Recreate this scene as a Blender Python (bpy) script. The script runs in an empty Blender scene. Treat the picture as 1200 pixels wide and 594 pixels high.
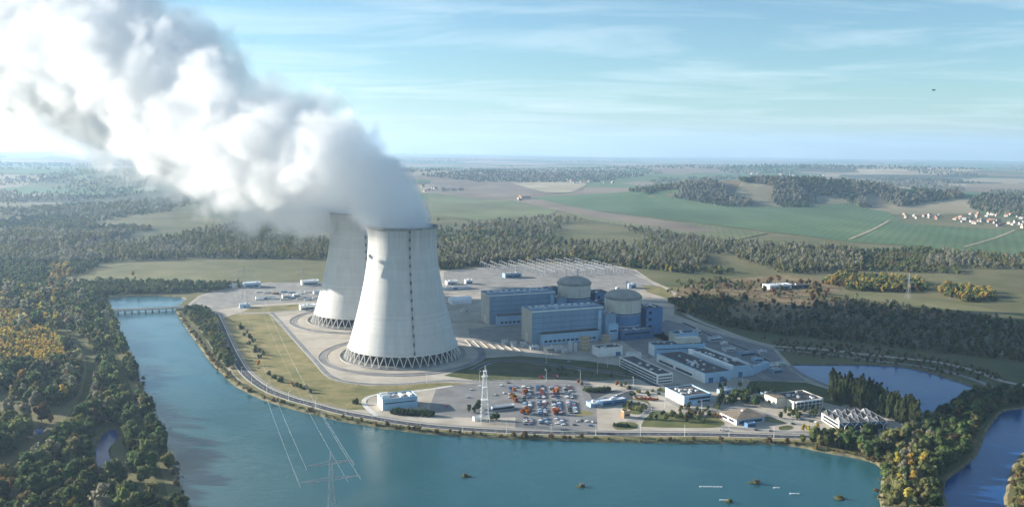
import bpy, bmesh, math, random
import numpy as np
from mathutils import Vector, Matrix
from mathutils.geometry import delaunay_2d_cdt, tessellate_polygon

R = math.radians
sc = bpy.context.scene
col = sc.collection
random.seed(7)
rng = np.random.default_rng(7)

# ------------------------------------------------------------------ camera
CAM_H = 262.0            # metres above the river plain
FPX = 1000.0             # focal length in pixels of a 1200 px wide frame
PITCH = math.atan((297 - 174.5) / FPX)
ROLL = R(0.56)
_f = Vector((0, math.cos(PITCH), -math.sin(PITCH)))
_u0 = Vector((0, math.sin(PITCH), math.cos(PITCH)))
_r0 = Vector((1, 0, 0))
_r = _r0 * math.cos(ROLL) + _u0 * math.sin(ROLL)
_u = _u0 * math.cos(ROLL) - _r0 * math.sin(ROLL)
cam = bpy.data.cameras.new('camera')
cam.sensor_width = 36.0
cam.lens = 36.0 * FPX / 1200.0
cam.clip_start = 1.0
cam.clip_end = 120000.0
camo = bpy.data.objects.new('camera', cam)
camo.matrix_world = Matrix(((_r.x, _u.x, -_f.x, 0), (_r.y, _u.y, -_f.y, 0), (_r.z, _u.z, -_f.z, CAM_H), (0, 0, 0, 1)))
col.objects.link(camo)
sc.camera = camo

# ------------------------------------------------------------------ sky, sun, exposure
SUN_EL = R(15.5)
SUN_AZ = R(16.0)         # behind the left-hand horizon line
S = Vector((-math.cos(SUN_AZ) * math.cos(SUN_EL), math.sin(SUN_AZ) * math.cos(SUN_EL), math.sin(SUN_EL)))
world = bpy.data.worlds.new('World')
sc.world = world
world.use_nodes = True
wn = world.node_tree
for n in list(wn.nodes):
    wn.nodes.remove(n)
w_out = wn.nodes.new('ShaderNodeOutputWorld')
w_bg = wn.nodes.new('ShaderNodeBackground')
w_sky = wn.nodes.new('ShaderNodeTexSky')
w_sky.sky_type = 'NISHITA'
w_sky.sun_disc = False
w_sky.sun_elevation = SUN_EL
w_sky.sun_rotation = math.atan2(S.x, S.y)
w_sky.altitude = 300
w_sky.air_density = 1.0
w_sky.dust_density = 0.55
w_sky.ozone_density = 2.6
w_bg.inputs['Strength'].default_value = 0.058
# thin streaks of high cloud, laid out by direction on a layer overhead
w_tc = wn.nodes.new('ShaderNodeTexCoord')
w_sep = wn.nodes.new('ShaderNodeSeparateXYZ')
wn.links.new(w_tc.outputs['Generated'], w_sep.inputs[0])
def wmath(op, a, b=None):
    n = wn.nodes.new('ShaderNodeMath'); n.operation = op
    for i, v in enumerate((a, b)):
        if v is None: continue
        if isinstance(v, (int, float)): n.inputs[i].default_value = v
        else: wn.links.new(v, n.inputs[i])
    return n.outputs[0]
zz = wmath('ADD', wmath('MAXIMUM', w_sep.outputs[2], 0.0), 0.05)
cxy = wn.nodes.new('ShaderNodeCombineXYZ')
wn.links.new(wmath('DIVIDE', w_sep.outputs[0], zz), cxy.inputs[0])
wn.links.new(wmath('MULTIPLY', wmath('DIVIDE', w_sep.outputs[1], zz), 1.9), cxy.inputs[1])
w_no = wn.nodes.new('ShaderNodeTexNoise')
w_no.inputs['Scale'].default_value = 0.42
w_no.inputs['Detail'].default_value = 7
w_no.inputs['Roughness'].default_value = 0.62
w_no.inputs['Distortion'].default_value = 0.6
wn.links.new(cxy.outputs[0], w_no.inputs['Vector'])
w_cr = wn.nodes.new('ShaderNodeValToRGB')
w_cr.color_ramp.elements[0].position = 0.46
w_cr.color_ramp.elements[1].position = 0.80
w_cr.color_ramp.elements[1].color = (0.5, 0.5, 0.5, 1)
wn.links.new(w_no.outputs['Fac'], w_cr.inputs[0])
w_mix = wn.nodes.new('ShaderNodeMix'); w_mix.data_type = 'RGBA'
wn.links.new(w_cr.outputs['Color'], w_mix.inputs['Factor'])
w_tint = wn.nodes.new('ShaderNodeMix'); w_tint.data_type = 'RGBA'; w_tint.blend_type = 'MULTIPLY'
w_tint.inputs['Factor'].default_value = 1.0
w_tint.inputs['B'].default_value = (0.85, 1.03, 1.04, 1)
wn.links.new(w_sky.outputs['Color'], w_tint.inputs['A'])
wn.links.new(w_tint.outputs['Result'], w_mix.inputs['A'])
w_mix.inputs['B'].default_value = (7.4, 8.0, 8.2, 1)
wn.links.new(w_mix.outputs['Result'], w_bg.inputs['Color'])
wn.links.new(w_bg.outputs[0], w_out.inputs['Surface'])

sun = bpy.data.lights.new('sun', 'SUN')
sun.energy = 5.0
sun.angle = R(0.53)
sun.color = (1.0, 0.925, 0.82)
suno = bpy.data.objects.new('sun', sun)
suno.rotation_euler = S.to_track_quat('Z', 'Y').to_euler()
suno.location = (-3000, 1000, 2000)
col.objects.link(suno)

sc.view_settings.view_transform = 'Standard'
sc.view_settings.look = 'None'
sc.view_settings.exposure = 1.5
sc.view_settings.gamma = 1.0
sc.view_settings.use_curve_mapping = False
cy = sc.cycles
cy.use_denoising = True
cy.use_adaptive_sampling = True
cy.adaptive_threshold = 0.03
cy.max_bounces = 20
cy.diffuse_bounces = 2
cy.glossy_bounces = 2
cy.transmission_bounces = 2
cy.transparent_max_bounces = 8
cy.volume_bounces = 18
cy.volume_step_rate = 2.4
cy.volume_max_steps = 256
cy.caustics_reflective = False
cy.caustics_refractive = False
cy.sample_clamp_indirect = 6.0

# ------------------------------------------------------------------ helpers
def ray(px, py):
    u = (px - 600) / FPX
    v = (297 - py) / FPX
    return _f + _r * u + _u * v
def G(px, py, z=0.0):
    """ground point under a sight line: used to survey the site plan once"""
    d = ray(px, py)
    t = (CAM_H - z) / -d.z
    return Vector((d.x * t, d.y * t, z))
def PX(p):
    d = Vector(p) - Vector((0, 0, CAM_H))
    w = d.dot(_f)
    return 600 + FPX * d.dot(_r) / w, 297 - FPX * d.dot(_u) / w
def AT(px, py, Y):
    d = ray(px, py); t = Y / d.y
    return Vector((d.x * t, Y, CAM_H + d.z * t))
def inpoly(x, y, poly):
    c = False
    n = len(poly); j = n - 1
    for i in range(n):
        xi, yi = poly[i][0], poly[i][1]; xj, yj = poly[j][0], poly[j][1]
        if (yi > y) != (yj > y) and x < (xj - xi) * (y - yi) / (yj - yi) + xi:
            c = not c
        j = i
    return c
def tag(o, label=None, cat=None, group=None, kind=None):
    if label: o['label'] = label
    if cat: o['category'] = cat
    if group: o['group'] = group
    if kind: o['kind'] = kind
    return o

# ---- materials
MATS = {}
def mat(name, c, rough=0.85, var=0.25, scale=0.05, c2=None, metal=0.0, spec=0.3, detail=4, bump=0.0, objrand=0.0, bscale=None, stretch=None, emis=None):
    m = bpy.data.materials.new(name); m.use_nodes = True
    nt = m.node_tree; N = nt.nodes; L = nt.links
    b = N['Principled BSDF']
    b.inputs['Roughness'].default_value = rough
    b.inputs['Metallic'].default_value = metal
    b.inputs['Specular IOR Level'].default_value = spec
    tc = N.new('ShaderNodeNewGeometry')
    vec = tc.outputs['Position']
    if stretch:
        mp = N.new('ShaderNodeMapping'); mp.inputs['Scale'].default_value = stretch
        L.new(vec, mp.inputs['Vector']); vec = mp.outputs[0]
    no = N.new('ShaderNodeTexNoise')
    no.inputs['Scale'].default_value = scale; no.inputs['Detail'].default_value = detail
    no.inputs['Roughness'].default_value = 0.6
    L.new(vec, no.inputs['Vector'])
    if c2 is None:
        c1 = tuple(max(0, x * (1 - var)) for x in c); cc = tuple(min(1, x * (1 + var)) for x in c)
    else:
        c1, cc = c, c2
    cr = N.new('ShaderNodeValToRGB')
    cr.color_ramp.elements[0].position = 0.34; cr.color_ramp.elements[1].position = 0.66
    cr.color_ramp.elements[0].color = (*c1, 1); cr.color_ramp.elements[1].color = (*cc, 1)
    L.new(no.outputs['Fac'], cr.inputs[0])
    out = cr.outputs[0]
    if objrand:
        oi = N.new('ShaderNodeObjectInfo')
        mr = N.new('ShaderNodeMapRange')
        mr.inputs['To Min'].default_value = 1 - objrand; mr.inputs['To Max'].default_value = 1 + objrand
        L.new(oi.outputs['Random'], mr.inputs['Value'])
        hs = N.new('ShaderNodeHueSaturation')
        L.new(mr.outputs[0], hs.inputs['Value'])
        ml = N.new('ShaderNodeMath'); ml.operation = 'MULTIPLY'; ml.inputs[1].default_value = 7.31
        fr = N.new('ShaderNodeMath'); fr.operation = 'FRACT'
        L.new(oi.outputs['Random'], ml.inputs[0]); L.new(ml.outputs[0], fr.inputs[0])
        m2 = N.new('ShaderNodeMapRange')
        m2.inputs['To Min'].default_value = 0.5 - 0.06 * min(1, objrand * 2); m2.inputs['To Max'].default_value = 0.5 + 0.03
        L.new(fr.outputs[0], m2.inputs['Value']); L.new(m2.outputs[0], hs.inputs['Hue'])
        L.new(out, hs.inputs['Color']); out = hs.outputs[0]
    L.new(out, b.inputs['Base Color'])
    if bump:
        bn = N.new('ShaderNodeTexNoise'); bn.inputs['Scale'].default_value = bscale or scale * 8; bn.inputs['Detail'].default_value = 3
        L.new(vec, bn.inputs['Vector'])
        bp = N.new('ShaderNodeBump'); bp.inputs['Strength'].default_value = bump; bp.inputs['Distance'].default_value = 1.0
        L.new(bn.outputs['Fac'], bp.inputs['Height']); L.new(bp.outputs[0], b.inputs['Normal'])
    MATS[name] = m
    return m

# ---- mesh builder
class MB:
    def __init__(s):
        s.v = []; s.f = []; s.m = []; s.cur = 0
    def add(s, vs, fs):
        o = len(s.v)
        s.v += [tuple(p) for p in vs]
        for f in fs:
            s.f.append(tuple(i + o for i in f)); s.m.append(s.cur)
        return s
    def box(s, x0, x1, y0, y1, z0, z1):
        return s.add([(x0, y0, z0), (x1, y0, z0), (x1, y1, z0), (x0, y1, z0), (x0, y0, z1), (x1, y0, z1), (x1, y1, z1), (x0, y1, z1)],
                     [(0, 3, 2, 1), (4, 5, 6, 7), (0, 1, 5, 4), (1, 2, 6, 5), (2, 3, 7, 6), (3, 0, 4, 7)])
    def bar(s, a, b, r, n=4, r2=None):
        a = Vector(a); b = Vector(b); d = (b - a)
        if d.length < 1e-6: return s
        d.normalize()
        t = Vector((0, 0, 1)) if abs(d.z) < 0.9 else Vector((1, 0, 0))
        x = d.cross(t).normalized(); y = d.cross(x)
        r2 = r if r2 is None else r2
        vs = []
        for c, rr in ((a, r), (b, r2)):
            for k in range(n):
                an = 2 * math.pi * (k + .5) / n
                vs.append(c + x * math.cos(an) * rr + y * math.sin(an) * rr)
        fs = [(k, (k + 1) % n, n + (k + 1) % n, n + k) for k in range(n)]
        fs += [tuple(range(n - 1, -1, -1)), tuple(range(n, 2 * n))]
        return s.add(vs, fs)
    def lathe(s, prof, n=48, cap0=False, cap1=False, c=(0, 0)):
        vs = []; fs = []
        for (r, z) in prof:
            for k in range(n):
                an = 2 * math.pi * k / n
                vs.append((c[0] + r * math.cos(an), c[1] + r * math.sin(an), z))
        for i in range(len(prof) - 1):
            for k in range(n):
                k2 = (k + 1) % n
                fs.append((i * n + k, i * n + k2, (i + 1) * n + k2, (i + 1) * n + k))
        if cap0: fs.append(tuple(range(n - 1, -1, -1)))
        if cap1: fs.append(tuple((len(prof) - 1) * n + k for k in range(n)))
        return s.add(vs, fs)
    def prism(s, poly, z0, z1):
        n = len(poly)
        a = sum(poly[i][0] * poly[(i + 1) % n][1] - poly[(i + 1) % n][0] * poly[i][1] for i in range(n))
        if a < 0: poly = poly[::-1]
        vs = [(p[0], p[1], z0) for p in poly] + [(p[0], p[1], z1) for p in poly]
        fs = [tuple(range(n - 1, -1, -1)), tuple(range(n, 2 * n))]
        fs += [(i, (i + 1) % n, n + (i + 1) % n, n + i) for i in range(n)]
        return s.add(vs, fs)
    def build(s, name, m, parent=None, smooth=False):
        me = bpy.data.meshes.new(name)
        me.from_pydata(s.v, [], s.f)
        ms = m if isinstance(m, (list, tuple)) else [m]
        for x in ms: me.materials.append(MATS[x] if isinstance(x, str) else x)
        if len(ms) > 1: me.polygons.foreach_set('material_index', s.m)
        if smooth: me.polygons.foreach_set('use_smooth', [True] * len(me.polygons))
        me.update()
        return link(name, me, parent)
def link(name, me, parent=None):
    o = bpy.data.objects.new(name, me)
    col.objects.link(o)
    if parent is not None: o.parent = parent
    return o
def empty(name, loc=(0, 0, 0), rz=0.0):
    o = bpy.data.objects.new(name, None)
    o.location = loc; o.rotation_euler = (0, 0, rz); o.empty_display_size = 1.0
    col.objects.link(o)
    return o
def copy_tree(o, parent=None):
    kids = list(o.children)
    c = o.copy(); col.objects.link(c); c.parent = parent
    for ch in kids: copy_tree(ch, c)
    return c
def smooth_poly(pts, k=3, closed=True):
    """Catmull-Rom through surveyed points"""
    P = [Vector((p[0], p[1])) for p in pts]; n = len(P); out = []
    rngi = range(n) if closed else range(n - 1)
    for i in rngi:
        if closed: p0, p1, p2, p3 = P[i - 1], P[i], P[(i + 1) % n], P[(i + 2) % n]
        else: p0, p1, p2, p3 = P[max(0, i - 1)], P[i], P[i + 1], P[min(n - 1, i + 2)]
        for j in range(k):
            t = j / k
            out.append(0.5 * ((2 * p1) + (p2 - p0) * t + (2 * p0 - 5 * p1 + 4 * p2 - p3) * t * t + (3 * p1 - p0 - 3 * p2 + p3) * t ** 3))
    if not closed: out.append(P[-1])
    return [(v.x, v.y) for v in out]
def gp(pts):
    return [tuple(G(*p)[:2]) for p in pts]
def sheet(name, poly, z, m, kind='structure', label=None, parent=None):
    """flat ground sheet from a world polygon"""
    tri = tessellate_polygon([[Vector((p[0], p[1], 0)) for p in poly]])
    me = bpy.data.meshes.new(name)
    fs = []
    for t in tri:
        a, b, c = (poly[i] for i in t)
        s_ = (b[0] - a[0]) * (c[1] - a[1]) - (c[0] - a[0]) * (b[1] - a[1])
        fs.append(t if s_ > 0 else t[::-1])
    me.from_pydata([(p[0], p[1], z) for p in poly], [], fs)
    me.materials.append(MATS[m]); me.update()
    o = link(name, me, parent)
    if parent is None: tag(o, label=label, kind=kind)
    return o
def ribbon_poly(pts, w):
    P = [Vector((p[0], p[1])) for p in pts]; L = []; Rr = []
    for i, p in enumerate(P):
        d = (P[min(i + 1, len(P) - 1)] - P[max(i - 1, 0)]).normalized()
        n = Vector((-d.y, d.x)) * w / 2
        L.append(p + n); Rr.append(p - n)
    return L, Rr
def ribbon(name, pts, w, z, m, label=None, kind='structure', parent=None):
    L, Rr = ribbon_poly(pts, w)
    n = len(L)
    vs = [(p.x, p.y, z) for p in L] + [(p.x, p.y, z) for p in Rr]
    fs = [(i, n + i, n + i + 1, i + 1) for i in range(n - 1)]
    me = bpy.data.meshes.new(name); me.from_pydata(vs, [], fs); me.materials.append(MATS[m]); me.update()
    o = link(name, me, parent)
    if parent is None: tag(o, label=label, kind=kind)
    return o

# ------------------------------------------------------------------ materials
mat('ground', (0.085, 0.098, 0.042), c2=(0.19, 0.168, 0.085), scale=0.004, detail=8, rough=0.95, spec=0.1, bump=0.6, bscale=0.08)
mat('bank', (0.10, 0.095, 0.045), c2=(0.22, 0.19, 0.12), scale=0.12, rough=0.95, spec=0.1)
mat('yard', (0.33, 0.29, 0.23), c2=(0.48, 0.43, 0.355), scale=0.03, detail=7, rough=0.95, spec=0.15)
mat('yard_grey', (0.20, 0.19, 0.175), c2=(0.31, 0.295, 0.265), scale=0.05, detail=7, rough=0.95, spec=0.15)
mat('asphalt', (0.045, 0.050, 0.058), c2=(0.085, 0.088, 0.095), scale=0.06, detail=6, rough=0.9, spec=0.2)  # darkened to carry the shade and tree shadows over the roads
mat('asphalt_pale', (0.16, 0.158, 0.155), c2=(0.24, 0.235, 0.225), scale=0.05, detail=6, rough=0.9, spec=0.2)
mat('lawn', (0.13, 0.135, 0.048), c2=(0.29, 0.235, 0.115), scale=0.035, detail=8, rough=0.95, spec=0.1)
mat('lawn_green', (0.085, 0.105, 0.036), c2=(0.16, 0.155, 0.065), scale=0.05, detail=8, rough=0.95, spec=0.1)
mat('dark_grass', (0.055, 0.072, 0.025), c2=(0.11, 0.11, 0.045), scale=0.05, detail=8, rough=0.95, spec=0.1)  # dark grass tone, also standing in for shade on lawn and lanes
mat('meadow', (0.115, 0.122, 0.055), c2=(0.185, 0.17, 0.088), scale=0.012, detail=8, rough=0.95, spec=0.1)
mat('crop_green', (0.075, 0.128, 0.058), c2=(0.115, 0.165, 0.080), scale=0.004, detail=7, rough=0.95, spec=0.1, stretch=(1, 0.25, 1))
mat('crop_dull', (0.13, 0.165, 0.075), c2=(0.19, 0.19, 0.10), scale=0.004, detail=7, rough=0.95, spec=0.1, stretch=(1, 0.25, 1))
mat('plough', (0.17, 0.135, 0.095), c2=(0.25, 0.205, 0.15), scale=0.003, detail=7, rough=0.95, spec=0.1, stretch=(1, 0.25, 1))
mat('stubble', (0.33, 0.27, 0.165), c2=(0.42, 0.36, 0.235), scale=0.003, detail=7, rough=0.95, spec=0.1)
mat('rough_land', (0.15, 0.105, 0.055), c2=(0.26, 0.205, 0.115), scale=0.03, detail=8, rough=0.95, spec=0.1)
mat('concrete', (0.64, 0.61, 0.55), var=0.05, scale=0.03, rough=0.9, spec=0.2)
mat('concrete_dark', (0.30, 0.29, 0.27), var=0.2, scale=0.1, rough=0.9, spec=0.2)
mat('kerb', (0.55, 0.53, 0.48), var=0.12, scale=0.1, rough=0.9)
mat('white_paint', (0.80, 0.80, 0.78), var=0.05, scale=0.2, rough=0.6)
mat('white_wall', (0.76, 0.74, 0.69), var=0.06, scale=0.15, rough=0.8)
mat('house_wall', (0.32, 0.30, 0.27), var=0.25, scale=0.02, rough=0.85)
mat('cream_wall', (0.62, 0.57, 0.47), var=0.10, scale=0.15, rough=0.8)
mat('blue_wall', (0.34, 0.50, 0.64), var=0.06, scale=0.08, rough=0.6)  # blue paint that also carries the blue shade on sunless fronts
mat('clad_blue', (0.205, 0.31, 0.415), var=0.10, scale=0.06, rough=0.6, stretch=(3, 3, 0.3))
mat('clad_lit_end', (0.46, 0.43, 0.37), var=0.08, scale=0.06, rough=0.7, stretch=(3, 3, 0.3))  # paler copy of the hall cladding, sunlight on the end wall painted in
mat('deep_blue', (0.06, 0.14, 0.27), var=0.2, scale=0.1, rough=0.5)
mat('band_blue', (0.085, 0.19, 0.36), var=0.12, scale=0.1, rough=0.5)
mat('grey_roof', (0.23, 0.225, 0.215), c2=(0.33, 0.32, 0.30), scale=0.08, rough=0.95)
mat('dark_roof', (0.055, 0.055, 0.058), c2=(0.10, 0.095, 0.09), scale=0.15, rough=0.95)
mat('brown_roof', (0.15, 0.12, 0.085), c2=(0.24, 0.195, 0.145), scale=0.2, rough=0.95)
mat('dome', (0.30, 0.28, 0.24), c2=(0.40, 0.375, 0.33), scale=0.08, rough=0.85)
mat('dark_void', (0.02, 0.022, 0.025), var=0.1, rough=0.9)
mat('glass', (0.025, 0.035, 0.05), var=0.2, scale=0.3, rough=0.12, spec=0.6)
mat('steel', (0.55, 0.56, 0.57), var=0.06, scale=0.3, rough=0.45, metal=0.3)
mat('galv', (0.62, 0.63, 0.63), var=0.05, scale=0.5, rough=0.5)
mat('pylon_grey', (0.27, 0.29, 0.31), var=0.08, scale=0.5, rough=0.6)
mat('dark_metal', (0.12, 0.125, 0.13), var=0.1, scale=0.5, rough=0.5)
mat('tan_tank', (0.42, 0.31, 0.19), var=0.1, scale=0.3, rough=0.6)
mat('pale_tank', (0.55, 0.56, 0.56), var=0.06, scale=0.3, rough=0.5)
mat('tarp_white', (0.78, 0.79, 0.80), var=0.04, scale=0.2, rough=0.5)
mat('red_paint', (0.42, 0.045, 0.03), var=0.1, scale=0.3, rough=0.5)
mat('orange_brick', (0.40, 0.165, 0.07), var=0.15, scale=0.4, rough=0.8)
mat('tile_roof', (0.26, 0.115, 0.065), var=0.25, scale=0.05, rough=0.9)
mat('bark', (0.10, 0.075, 0.05), var=0.3, scale=0.8, rough=0.95)
mat('pale_bark', (0.30, 0.27, 0.22), var=0.2, scale=0.8, rough=0.95)

def leafmat(name, c, c2, scale=0.22, objrand=0.3):
    m = mat(name, c, c2=c2, scale=scale, detail=3, rough=0.85, spec=0.12, objrand=objrand)
    nt = m.node_tree; N = nt.nodes; L = nt.links; b = N['Principled BSDF']
    tr = N.new('ShaderNodeBsdfTranslucent'); L.new(b.inputs['Base Color'].links[0].from_socket, tr.inputs['Color'])
    mx = N.new('ShaderNodeMixShader'); mx.inputs[0].default_value = 0.5
    L.new(b.outputs[0], mx.inputs[1]); L.new(tr.outputs[0], mx.inputs[2]); L.new(mx.outputs[0], N['Material Output'].inputs['Surface'])
    return m
leafmat('leaf_dark', (0.040, 0.070, 0.026), (0.092, 0.128, 0.046))
leafmat('leaf_green', (0.065, 0.108, 0.036), (0.140, 0.180, 0.064))
leafmat('leaf_olive', (0.130, 0.145, 0.050), (0.235, 0.230, 0.092))
leafmat('leaf_gold', (0.38, 0.275, 0.06), (0.52, 0.38, 0.095), objrand=0.22)
leafmat('leaf_orange', (0.36, 0.16, 0.04), (0.50, 0.23, 0.06), objrand=0.22)
leafmat('leaf_rust', (0.115, 0.088, 0.036), (0.20, 0.145, 0.06))
leafmat('leaf_grey', (0.19, 0.19, 0.125), (0.31, 0.29, 0.20))
leafmat('leaf_poplar', (0.030, 0.048, 0.020), (0.062, 0.076, 0.030), objrand=0.2)
leafmat('leaf_red', (0.26, 0.060, 0.022), (0.38, 0.11, 0.034), objrand=0.15)

def sowing(name, ang, sc_):
    m = MATS[name]; nt = m.node_tree; N = nt.nodes; L = nt.links; b = N['Principled BSDF']
    base = b.inputs['Base Color'].links[0].from_socket
    geo = N.new('ShaderNodeNewGeometry'); mp = N.new('ShaderNodeMapping'); mp.inputs['Rotation'].default_value = (0, 0, ang); L.new(geo.outputs['Position'], mp.inputs['Vector'])
    wv = N.new('ShaderNodeTexWave'); wv.inputs['Scale'].default_value = sc_; wv.inputs['Distortion'].default_value = 1.5; wv.inputs['Detail'].default_value = 3; L.new(mp.outputs[0], wv.inputs['Vector'])
    nz = N.new('ShaderNodeTexNoise'); nz.inputs['Scale'].default_value = 0.0022; nz.inputs['Detail'].default_value = 6; L.new(geo.outputs['Position'], nz.inputs['Vector'])
    ad = N.new('ShaderNodeMath'); ad.operation = 'MULTIPLY_ADD'; ad.inputs[1].default_value = 0.16; L.new(wv.outputs['Fac'], ad.inputs[0]); L.new(nz.outputs['Fac'], ad.inputs[2])
    mr = N.new('ShaderNodeMapRange'); mr.inputs['From Min'].default_value = 0.35; mr.inputs['From Max'].default_value = 0.8; mr.inputs['To Min'].default_value = 0.72; mr.inputs['To Max'].default_value = 1.25; L.new(ad.outputs[0], mr.inputs['Value'])
    vm = N.new('ShaderNodeVectorMath'); vm.operation = 'SCALE'; L.new(base, vm.inputs[0]); L.new(mr.outputs[0], vm.inputs['Scale']); L.new(vm.outputs[0], b.inputs['Base Color'])
sowing('crop_green', 0.5, 0.012); sowing('crop_dull', 0.2, 0.015); sowing('plough', 0.9, 0.014); sowing('stubble', 0.4, 0.016); sowing('meadow', 1.1, 0.03)

# far country: patchwork of fields, one colour per Voronoi cell, on the ground sheet beyond the valley floor
def ground_material():
    m = MATS['ground']; nt = m.node_tree; N = nt.nodes; L = nt.links
    b = N['Principled BSDF']
    near = b.inputs['Base Color'].links[0].from_socket
    geo = N.new('ShaderNodeNewGeometry')
    mp = N.new('ShaderNodeMapping'); mp.inputs['Scale'].default_value = (1 / 900, 1 / 650, 0); mp.inputs['Rotation'].default_value = (0, 0, 0.35)
    L.new(geo.outputs['Position'], mp.inputs['Vector'])
    vo = N.new('ShaderNodeTexVoronoi'); vo.inputs['Scale'].default_value = 1.0
    vo.distance = 'CHEBYCHEV'
    L.new(mp.outputs[0], vo.inputs['Vector'])
    sp = N.new('ShaderNodeSeparateColor'); L.new(vo.outputs['Color'], sp.inputs[0])
    cr = N.new('ShaderNodeValToRGB'); cr.color_ramp.interpolation = 'CONSTANT'
    E = cr.color_ramp.elements
    cols = [(0.0, (0.085, 0.14, 0.055)), (0.2, (0.20, 0.155, 0.10)), (0.36, (0.12, 0.165, 0.07)), (0.5, (0.30, 0.255, 0.165)),
            (0.62, (0.075, 0.085, 0.045)), (0.75, (0.10, 0.165, 0.065)), (0.88, (0.24, 0.19, 0.125))]
    E[0].position = 0; E[0].color = (*cols[0][1], 1); E[1].position = cols[1][0]; E[1].color = (*cols[1][1], 1)
    for p, c in cols[2:]:
        e = E.new(p); e.color = (*c, 1)
    L.new(sp.outputs[0], cr.inputs[0])
    ln = N.new('ShaderNodeVectorMath'); ln.operation = 'LENGTH'; L.new(geo.outputs['Position'], ln.inputs[0])
    mr = N.new('ShaderNodeMapRange'); mr.inputs['From Min'].default_value = 3800; mr.inputs['From Max'].default_value = 4600
    L.new(ln.outputs['Value'], mr.inputs['Value'])
    mx = N.new('ShaderNodeMix'); mx.data_type = 'RGBA'
    L.new(mr.outputs[0], mx.inputs['Factor']); L.new(near, mx.inputs['A']); L.new(cr.outputs[0], mx.inputs['B'])
    L.new(mx.outputs['Result'], b.inputs['Base Color'])
ground_material()

def water_mat(name, c, c2, rough=0.08, bump=0.25, scale=0.006):
    m = mat(name, c, c2=c2, rough=rough, spec=0.5, scale=scale, detail=5)
    nt = m.node_tree; N = nt.nodes; L = nt.links; b = N['Principled BSDF']
    b.inputs['IOR'].default_value = 1.33
    geo = N.new('ShaderNodeNewGeometry')
    mp = N.new('ShaderNodeMapping'); mp.inputs['Scale'].default_value = (0.22, 0.5, 0.3); mp.inputs['Rotation'].default_value = (0, 0, 0.3)
    L.new(geo.outputs['Position'], mp.inputs['Vector'])
    n1 = N.new('ShaderNodeTexNoise'); n1.inputs['Scale'].default_value = 0.9; n1.inputs['Detail'].default_value = 5; n1.inputs['Roughness'].default_value = 0.65
    L.new(mp.outputs[0], n1.inputs['Vector'])
    # breeze: patches of ruffled and of calm water
    n2 = N.new('ShaderNodeTexNoise'); n2.inputs['Scale'].default_value = 0.010; n2.inputs['Detail'].default_value = 6; n2.inputs['Distortion'].default_value = 1.2
    L.new(geo.outputs['Position'], n2.inputs['Vector'])
    cr = N.new('ShaderNodeMapRange'); cr.inputs['From Min'].default_value = 0.35; cr.inputs['From Max'].default_value = 0.65
    cr.inputs['To Min'].default_value = bump * 0.15; cr.inputs['To Max'].default_value = bump * 1.3
    L.new(n2.outputs['Fac'], cr.inputs['Value'])
    bp = N.new('ShaderNodeBump'); bp.inputs['Distance'].default_value = 0.6
    L.new(cr.outputs[0], bp.inputs['Strength']); L.new(n1.outputs['Fac'], bp.inputs['Height']); L.new(bp.outputs[0], b.inputs['Normal'])
    return m
water_mat('river_water', (0.018, 0.080, 0.098), (0.030, 0.105, 0.120), rough=0.10, bump=0.55, scale=0.004)
water_mat('pond_water', (0.008, 0.055, 0.19), (0.014, 0.075, 0.23), rough=0.08, bump=0.4)  # deep blue base puts the reflected sky into the colour

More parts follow.
